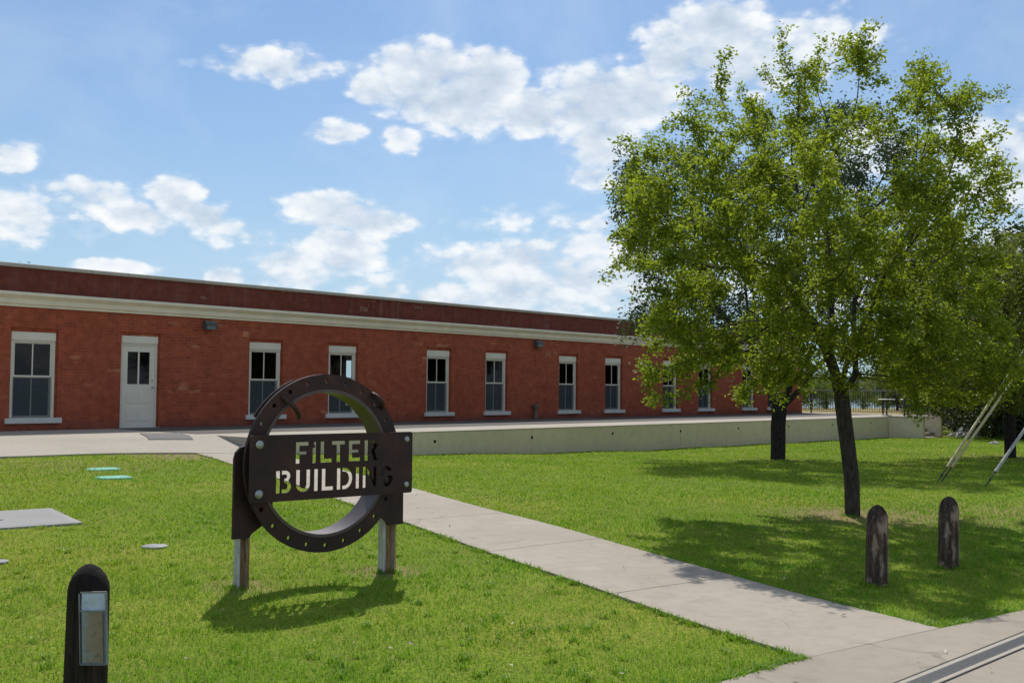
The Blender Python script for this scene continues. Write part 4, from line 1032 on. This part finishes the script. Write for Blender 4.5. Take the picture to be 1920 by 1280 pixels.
# far shore: wooded ridge across the lake
rg = np.random.default_rng(3); pts = []; top = []
na = 520; az = np.linspace(-1.3, 1.1, na)
prof_h = 24 + 5 * np.sin(az * 9) + 3 * np.sin(az * 31 + 1) + 2 * np.sin(az * 83) + rg.normal(0, .9, na)
rows = []
for j, (dist, hk) in enumerate(((1180, 0), (1190, .35), (1196, .62), (1215, .85), (1240, 1.0), (1300, .9), (2400, .5))):
    xx = dist * np.sin(az); yy = dist * np.cos(az); X_, Y_ = from_view(xx, yy)
    zz = -4.5 + (prof_h + rg.normal(0, .8, na)) * hk; rows.append(np.stack([X_, Y_, zz], 1))
V = np.concatenate(rows); I = np.arange(len(V)).reshape(len(rows), na)
F = np.stack([I[:-1, :-1], I[:-1, 1:], I[1:, 1:], I[1:, :-1]], -1).reshape(-1, 4)
fs_ = np_mesh('far_shore_hills', V, F, MAT['far']); tag(fs_, 'hazy dark wooded shore across the lake', 'hills', kind='structure')

# ------------------------------------------------------------------ grass blades
def on_lawn(x, y):
    ok = np.ones(len(x), bool)
    pe = np.where(x < 5.9, 3.085 - .13 * (x - 4.98), 2.97 - .207 * (x - 5.9)); ok &= y > pe - .015
    l_ = 5.93 + (y - 3.05) * .3373; r_ = 7.27 + (y - 2.72) * .3535; ok &= ~((x > l_ + .01) & (x < r_ - .01) & (y < 18.7))
    ok &= y < 18.59
    # vault cover
    vx = (x - 4.36) * math.cos(R(10)) - (y - 11.42) * math.sin(R(10)); vy = (x - 4.36) * math.sin(R(10)) + (y - 11.42) * math.cos(R(10)); ok &= ~((abs(vx) < .87) & (abs(vy) < .62))
    for a, b_, r in ((7.94, 15.93, .23), (7.46, 14.64, .23), (4.99, 8.98, .11), (3.62, 9.05, .09)): ok &= np.hypot(x - a, y - b_) > r
    return ok
def blades(n, Y0, Y1, hgt, wid, seed):
    rg = np.random.default_rng(seed)
    u = rg.random(n); q_ = .45; Y = (Y0 ** q_ + u * (Y1 ** q_ - Y0 ** q_)) ** (1 / q_); X = rg.uniform(-.62, .72, n) * Y; wid = wid * (Y / 5) ** .95
    x, y = X * SH + Y * CH, -X * CH + Y * SH
    # tufts
    tu = .5 + .5 * np.sin(x * 7.1 + 3 * np.sin(y * 5.3)) * np.sin(y * 6.3 + 2 * np.sin(x * 3.7))
    lf = .5 + .5 * np.sin(x * 1.1 + 1.7 * np.sin(y * .9)) * np.sin(y * 1.3 + 1.2)
    dry = np.zeros(n)
    for a, b_, r in ((10.7, 18.1, 1.2), (12.94, 5.89, .9), (4.57, 6.98, .15), (5.88, 6.8, .2)): dry = np.maximum(dry, np.clip(1.2 - np.hypot(x - a, y - b_) / r, 0, 1))
    ok = on_lawn(x, y) & (rg.random(n) > dry * .8) & (rg.random(n) < .55 + .45 * tu); x, y, tu, lf = x[ok], y[ok], tu[ok], lf[ok]; m = len(x)
    z = ground(x, y) - .004; h = hgt * rg.uniform(.45, 1.15, m) * (.6 + .35 * tu + .35 * lf)
    # longer fringe along the paving
    pe = np.where(x < 5.9, 3.085 - .13 * (x - 4.98), 2.97 - .207 * (x - 5.9)); fr = np.exp(-((y - pe) / .12) ** 2)
    l_ = 5.93 + (y - 3.05) * .3373; r_ = 7.27 + (y - 2.72) * .3535; fr = np.maximum(fr, np.exp(-((x - l_) / .07) ** 2)); fr = np.maximum(fr, np.exp(-((x - r_) / .07) ** 2)); h *= 1 + .45 * fr
    a = rg.uniform(0, 2 * np.pi, m); w_ = wid[ok] * rg.uniform(.6, 1.2, m) * .5; lean = rg.uniform(.15, 1.0, m) * h; la = rg.uniform(0, 2 * np.pi, m)
    c, s = np.cos(a) * w_, np.sin(a) * w_
    p0 = np.stack([x - c, y - s, z], 1); p1 = np.stack([x + c, y + s, z], 1)
    mx, my = np.cos(la) * lean * .35, np.sin(la) * lean * .35
    p2 = np.stack([x + mx + c * .8, y + my + s * .8, z + h * .6], 1); p3 = np.stack([x + mx - c * .8, y + my - s * .8, z + h * .6], 1)
    p4 = np.stack([x + np.cos(la) * lean, y + np.sin(la) * lean, z + h], 1)
    V = np.stack([p0, p1, p2, p3, p4], 1).reshape(-1, 3); b_ = np.arange(m)[:, None] * 5
    return V, np.concatenate([b_ + [0, 1, 2], b_ + [0, 2, 3], b_ + [3, 2, 4]], 1).reshape(-1, 3)
def tufts(seed):
    rg = np.random.default_rng(seed); cx, cy = [], []
    Y = 4.3 + 7 * rg.random(420) ** 1.4; X = rg.uniform(-.5, .5, 420) * Y
    cx = list(X * SH + Y * CH); cy = list(-X * CH + Y * SH)
    for k in range(260):   # ragged fringe along the paving edges and round the posts
        q = rg.random()
        if q < .3: a = rg.uniform(4.2, 5.9); cx.append(a); cy.append(plaza_edge(a) + rg.uniform(.0, .05))
        elif q < .5: a = rg.uniform(7.3, 10); cx.append(a); cy.append(plaza_edge(a) + rg.uniform(.0, .06))
        elif q < .75: b_ = 3.1 + 9 * rg.random() ** 1.5; cx.append(5.93 + (b_ - 3.05) * .3373 - rg.uniform(0, .05)); cy.append(b_)
        else: b_ = 2.8 + 9 * rg.random() ** 1.5; cx.append(7.27 + (b_ - 2.72) * .3535 + rg.uniform(0, .05)); cy.append(b_)
    for a, b_, r_ in ((8.62, 3.72, .1), (9.92, 3.6, .1), (4.55, 6.93, .07), (5.86, 6.76, .08), (12.94, 5.89, .14), (2.2, 4.8, .1)):
        for k in range(7): an = rg.uniform(0, 6.3); cx.append(a + r_ * math.cos(an)); cy.append(b_ + r_ * math.sin(an))
    cx, cy = np.array(cx), np.array(cy); m = rg.integers(10, 34, len(cx)); x = np.repeat(cx, m) + rg.normal(0, .022, m.sum()); y = np.repeat(cy, m) + rg.normal(0, .022, m.sum())
    ok = on_lawn(x, y); x, y = x[ok], y[ok]; n = len(x); z = ground(x, y) - .004; h = rg.uniform(.03, .055, n); la = rg.uniform(0, 6.283, n); ln = h * rg.uniform(.3, 1.2, n); a = la + 1.57; w_ = .0032 * rg.uniform(.7, 1.3, n)
    c, s_ = np.cos(a) * w_, np.sin(a) * w_; mx, my = np.cos(la) * ln * .35, np.sin(la) * ln * .35
    V = np.stack([np.stack([x - c, y - s_, z], 1), np.stack([x + c, y + s_, z], 1), np.stack([x + mx + c, y + my + s_, z + h * .6], 1), np.stack([x + mx - c, y + my - s_, z + h * .6], 1), np.stack([x + np.cos(la) * ln, y + np.sin(la) * ln, z + h * .95], 1)], 1).reshape(-1, 3)
    b_ = np.arange(n)[:, None] * 5; return V, np.concatenate([b_ + [0, 1, 2], b_ + [0, 2, 3], b_ + [3, 2, 4]], 1).reshape(-1, 3)
Vs, Fs, off = [], [], 0
v, f_ = tufts(5); Vs.append(v); Fs.append(f_); off += len(v)
for n_, a, b_, h_, w_, sd in ((580000, 3.9, 47, .038, .0050, 1),):
    v, f_ = blades(n_, a, b_, h_, w_, sd); Vs.append(v); Fs.append(f_ + off); off += len(v)
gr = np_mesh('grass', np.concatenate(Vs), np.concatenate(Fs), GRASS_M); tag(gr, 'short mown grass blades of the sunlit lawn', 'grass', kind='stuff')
# fallen leaves and clippings, uncountable
n = 170; rg = np.random.default_rng(77); Y = rg.uniform(4.5, 17, n); X = rg.uniform(-.5, .5, n) * Y; x, y = X * SH + Y * CH, -X * CH + Y * SH
ok = (y < 18.4); x, y = x[ok], y[ok]; C = np.stack([x, y, ground(x, y) + .035], 1)
lv, lf_ = leaves(C, 1, .035, .004, .6, .9, .3, rg); o = np_mesh('fallen_leaves', lv, lf_, m_leaf('dead_leaf', (.20, .13, .06), (.40, .32, .18), (.55, .5, .36), .2, (.4, .3, .1))); tag(o, 'scattered dry fallen leaves on lawn and paving', 'fallen leaves', kind='stuff')

# ------------------------------------------------------------------ sky, sun, camera
SUN_EL, SUN_HEAD = 49.8, HEAD + 1.5
wd = bpy.data.worlds.new('World'); SC.world = wd; wd.use_nodes = True; T = wd.node_tree; T.nodes.clear()
class WN(NT):
    def __init__(s, tree): s.t = tree
W_ = WN(T)
sky = W_.n('ShaderNodeTexSky', sky_type='NISHITA', sun_disc=False); sky.sun_elevation = R(SUN_EL)
sky.sun_rotation = R(90 - SUN_HEAD)   # clockwise from +Y
sky.air_density = 1.0; sky.dust_density = .6; sky.ozone_density = 1.5
SKY_S = .085
tc = W_.n('ShaderNodeTexCoord'); rot = W_.n('ShaderNodeVectorRotate', rotation_type='Z_AXIS'); rot.inputs['Angle'].default_value = R(90 - HEAD)
W_.l(tc.outputs['Generated'], rot.inputs['Vector']); dirv = rot.outputs[0]
sx = W_.n('ShaderNodeSeparateXYZ'); W_.l(dirv, sx.inputs[0])
azm = W_.math('MULTIPLY', W_.math('ARCTAN2', sx.outputs[0], sx.outputs[1]), 57.2958); elv = W_.math('MULTIPLY', W_.math('ARCSINE', sx.outputs[2]), 57.2958)
CL = [(-4.8, 16.5, 3.2, 2.2, 1), (-3.0, 15.7, 3.4, 2.0, 1), (-1.3, 16.6, 1.9, 1.7, 1), (-7.7, 16.0, 1.5, .9, .9), (1.1, 15.0, 2.0, 1.3, 1), (4.9, 15.5, 3.7, 2.0, 1), (6.9, 15.7, 2.5, 1.7, 1), (5.0, 13.7, 2.2, 1.9, .85),
      (10.7, 18.3, 3.6, 2.0, 1), (8.6, 17.6, 2.0, 1.1, 1), (12.6, 17.4, 3.2, 2.0, .9), (11.2, 19.2, 1.6, 1.4, 1), (16.2, 17.7, 3.4, 1.6, .62), (-13.1, 16.8, 3.4, .9, .72), (-9.8, 13.7, 1.6, .6, .68), (-6.2, 13.4, 1.0, .8, .68),
      (-17.8, 9.8, 1.5, 1.2, .95), (-16.5, 9.0, 1.4, .8, .8), (-19.6, 8.7, 1.8, .8, .8), (-22.3, 9.6, 2.6, .8, .6), (-25.2, 8.3, 3.2, 1.3, .62), (-25.6, 11.2, 1.1, .8, .7), (-9.9, 9.5, 2.9, 1.0, .8), (-7.4, 9.0, 2.0, .8, .7),
      (-9.3, 7.2, 2.2, 1.4, .9), (-11.8, 6.5, 2.9, 1.3, .6), (-1.8, 7.0, 3.6, .9, .62), (1.1, 7.3, 2.4, 1.1, .8), (.6, 5.6, 3.8, 1.5, .85), (3.8, 6.2, 3.2, 1.9, .7), (-2.9, 5.0, 3.2, .9, .7), (6.4, 6.1, 2.5, 1.9, .75), (-15.4, 5.9, 1.1, .6, .85),
      (-20.8, 6.1, 1.8, .4, .7), (25.5, 11.0, 4.0, 2.8, .75), (4.6, 11.6, 1.4, .8, .6), (14, 6, 7, 2.2, .6), (24, 6.5, 6, 2.0, .6), (18, 12, 3, 1.5, .6), (-.5, 4.4, 5.0, 1.3, .62), (4.5, 7.6, 4.0, 1.2, .5), (-7.5, 5.2, 3.0, 1.2, .5), (3.0, 9.0, 4.0, .8, .35), (-14.5, 8.3, 2.2, .8, .35)]
def blobs(de, dn):
    cur = None
    for a, e, ra, re, k in CL:
        u = W_.math('DIVIDE', W_.math('SUBTRACT', azm, a), ra * 1.12); v = W_.math('DIVIDE', W_.math('SUBTRACT', elv, e - de), re * 1.12)
        v = W_.math('MULTIPLY', v, 1.0)
        d = W_.math('ADD', W_.math('MULTIPLY', u, u), W_.math('MULTIPLY', v, v)); w_ = W_.math('MULTIPLY', W_.math('MAXIMUM', W_.math('SUBTRACT', 1.0, d), -2.4), k)
        cur = w_ if cur is None else W_.math('SMOOTH_MAX', cur, w_, .12)
    return cur
B0_ = blobs(0, 0)
mp = W_.n('ShaderNodeMapping'); mp.inputs['Scale'].default_value = (1, 1, 1.7); W_.l(dirv, mp.inputs['Vector'])
nz = W_.noise(mp.outputs[0], 17, 9, .58, .15); nzf = W_.noise(mp.outputs[0], 60, 6, .6)
mp2 = W_.n('ShaderNodeMapping'); mp2.inputs['Scale'].default_value = (1, 1, 1.7); mp2.inputs['Location'].default_value = (0, 0, -.018); W_.l(dirv, mp2.inputs['Vector'])
nz2 = W_.noise(mp2.outputs[0], 17, 5, .55, .15)
front = W_.math('GREATER_THAN', sx.outputs[1], .2)
gen = W_.math('SUBTRACT', W_.noise(mp.outputs[0], 3.2, 5, .55), .50); gen = W_.math('MULTIPLY', gen, 6.0)  # unseen clouds outside the view, cover set to brighten the ambient light
inview = W_.math('MULTIPLY', W_.ramp(W_.math('DIVIDE', W_.math('ABSOLUTE', azm), 180.), [(.17, 1), (.22, 0)]), W_.ramp(W_.math('DIVIDE', elv, 90), [(.25, 1), (.31, 0)]))
dens0 = W_.math('ADD', W_.math('MULTIPLY', B0_, inview), W_.math('MULTIPLY', W_.math('MINIMUM', gen, .9), W_.math('SUBTRACT', 1., inview)))
def puff(scale, off):   # rounded billows: distance to smoothed cell centres, on a warped direction
    wp = W_.n('ShaderNodeTexNoise'); wp.inputs['Scale'].default_value = scale * .9; wp.inputs['Detail'].default_value = 3; W_.l(mp.outputs[0], wp.inputs['Vector'])
    sc = W_.n('ShaderNodeVectorMath', operation='SCALE'); sc.inputs['Scale'].default_value = .55 / scale; W_.l(wp.outputs['Color'], sc.inputs[0])
    ad = W_.n('ShaderNodeVectorMath', operation='ADD'); W_.l(mp.outputs[0], ad.inputs[0]); W_.l(sc.outputs[0], ad.inputs[1])
    a2 = W_.n('ShaderNodeVectorMath', operation='ADD'); a2.inputs[1].default_value = (0, 0, off); W_.l(ad.outputs[0], a2.inputs[0])
    vo = W_.n('ShaderNodeTexVoronoi', feature='F1'); vo.inputs['Scale'].default_value = scale; W_.l(a2.outputs[0], vo.inputs['Vector'])
    return W_.math('SUBTRACT', .55, vo.outputs['Distance'])
pf1, pf2 = puff(34, 0), puff(80, 0)
dens = W_.math('ADD', dens0, W_.math('MULTIPLY', W_.math('SUBTRACT', nz, .5), 1.9))
dens = W_.math('ADD', dens, W_.math('ADD', W_.math('MULTIPLY', pf1, .72), W_.math('MULTIPLY', pf2, .38)))
dens = W_.math('ADD', dens, W_.math('MULTIPLY', W_.math('SUBTRACT', nzf, .5), .9))
alpha = W_.ramp(W_.math('MULTIPLY', W_.math('ADD', dens, .3), .7), [(.12, 0), (.32, .18), (.48, .70), (.70, 1)], 'LINEAR')
# thin veils
veil = W_.ramp(W_.noise(mp.outputs[0], 5, 7, .62, .5), [(.42, 0), (.72, .60)])
low = W_.ramp(W_.math('DIVIDE', elv, 30), [(0, .85), (.22, .62), (.45, .30), (.8, .06)])
# self shading: thicker above -> greyer
shade = W_.math('ADD', W_.math('MULTIPLY', W_.math('SUBTRACT', nz2, nz), 1.5), W_.math('MULTIPLY', W_.math('SUBTRACT', dens0, .05), .60)); shade = W_.math('SUBTRACT', shade, W_.math('MULTIPLY', pf2, .15)); shade = W_.math('ADD', shade, W_.math('MULTIPLY', W_.math('SUBTRACT', .55, pf1), .30))
ccol = W_.ramp(shade, [(.05, (.97, .99, 1.0)), (.30, (.86, .91, .96)), (.60, (.66, .75, .86)), (.95, (.52, .62, .75))])
skyc = W_.mix(1.0, sky.outputs[0], (SKY_S, SKY_S, SKY_S), 'MULTIPLY')
tint = W_.mix(1.0, skyc, (.70, .94, 1.20), 'MULTIPLY')
hz = W_.mix(low, tint, (.50, .68, .82)); hz = W_.mix(W_.math('MULTIPLY', veil, .55), hz, (.62, .76, .92))
fin = W_.mix(alpha, hz, ccol)
below = W_.math('LESS_THAN', sx.outputs[2], -.01); fin = W_.mix(below, fin, (.12, .13, .09))
bg = W_.n('ShaderNodeBackground'); W_.l(fin, bg.inputs[0]); bg.inputs[1].default_value = 1.0
ow = W_.n('ShaderNodeOutputWorld'); W_.l(bg.outputs[0], ow.inputs[0])

sl_ = bpy.data.lights.new('sun', 'SUN'); sl_.energy = 4.05; sl_.angle = R(.55); sl_.color = (1, .955, .88)
so = bpy.data.objects.new('sun', sl_); link(so)
h = R(SUN_HEAD); e = R(SUN_EL); sd = Vector((math.cos(h) * math.cos(e), math.sin(h) * math.cos(e), math.sin(e)))
so.rotation_euler = sd.to_track_quat('Z', 'Y').to_euler(); so.location = (0, 0, 40)

cam = bpy.data.cameras.new('camera'); co = bpy.data.objects.new('camera', cam); link(co)
cam.sensor_width = 36; cam.lens = 1972.418 / 1920 * 36; cam.clip_end = 8000; cam.clip_start = .05
M = Matrix.Rotation(R(HEAD - 90), 4, 'Z') @ Matrix.Rotation(math.pi / 2 + .0462588509, 4, 'X') @ Matrix.Rotation(.00760286604, 4, 'Z')
M.translation = (0, 0, 1.6); co.matrix_world = M; SC.camera = co
SC.view_settings.view_transform = 'Standard'; SC.view_settings.look = 'None'; SC.view_settings.exposure = 0; SC.view_settings.gamma = 1
SC.render.film_transparent = False
try:
    SC.cycles.max_bounces = 8; SC.cycles.transparent_max_bounces = 12; SC.cycles.use_denoising = True
except Exception: pass
print('TREES', info)
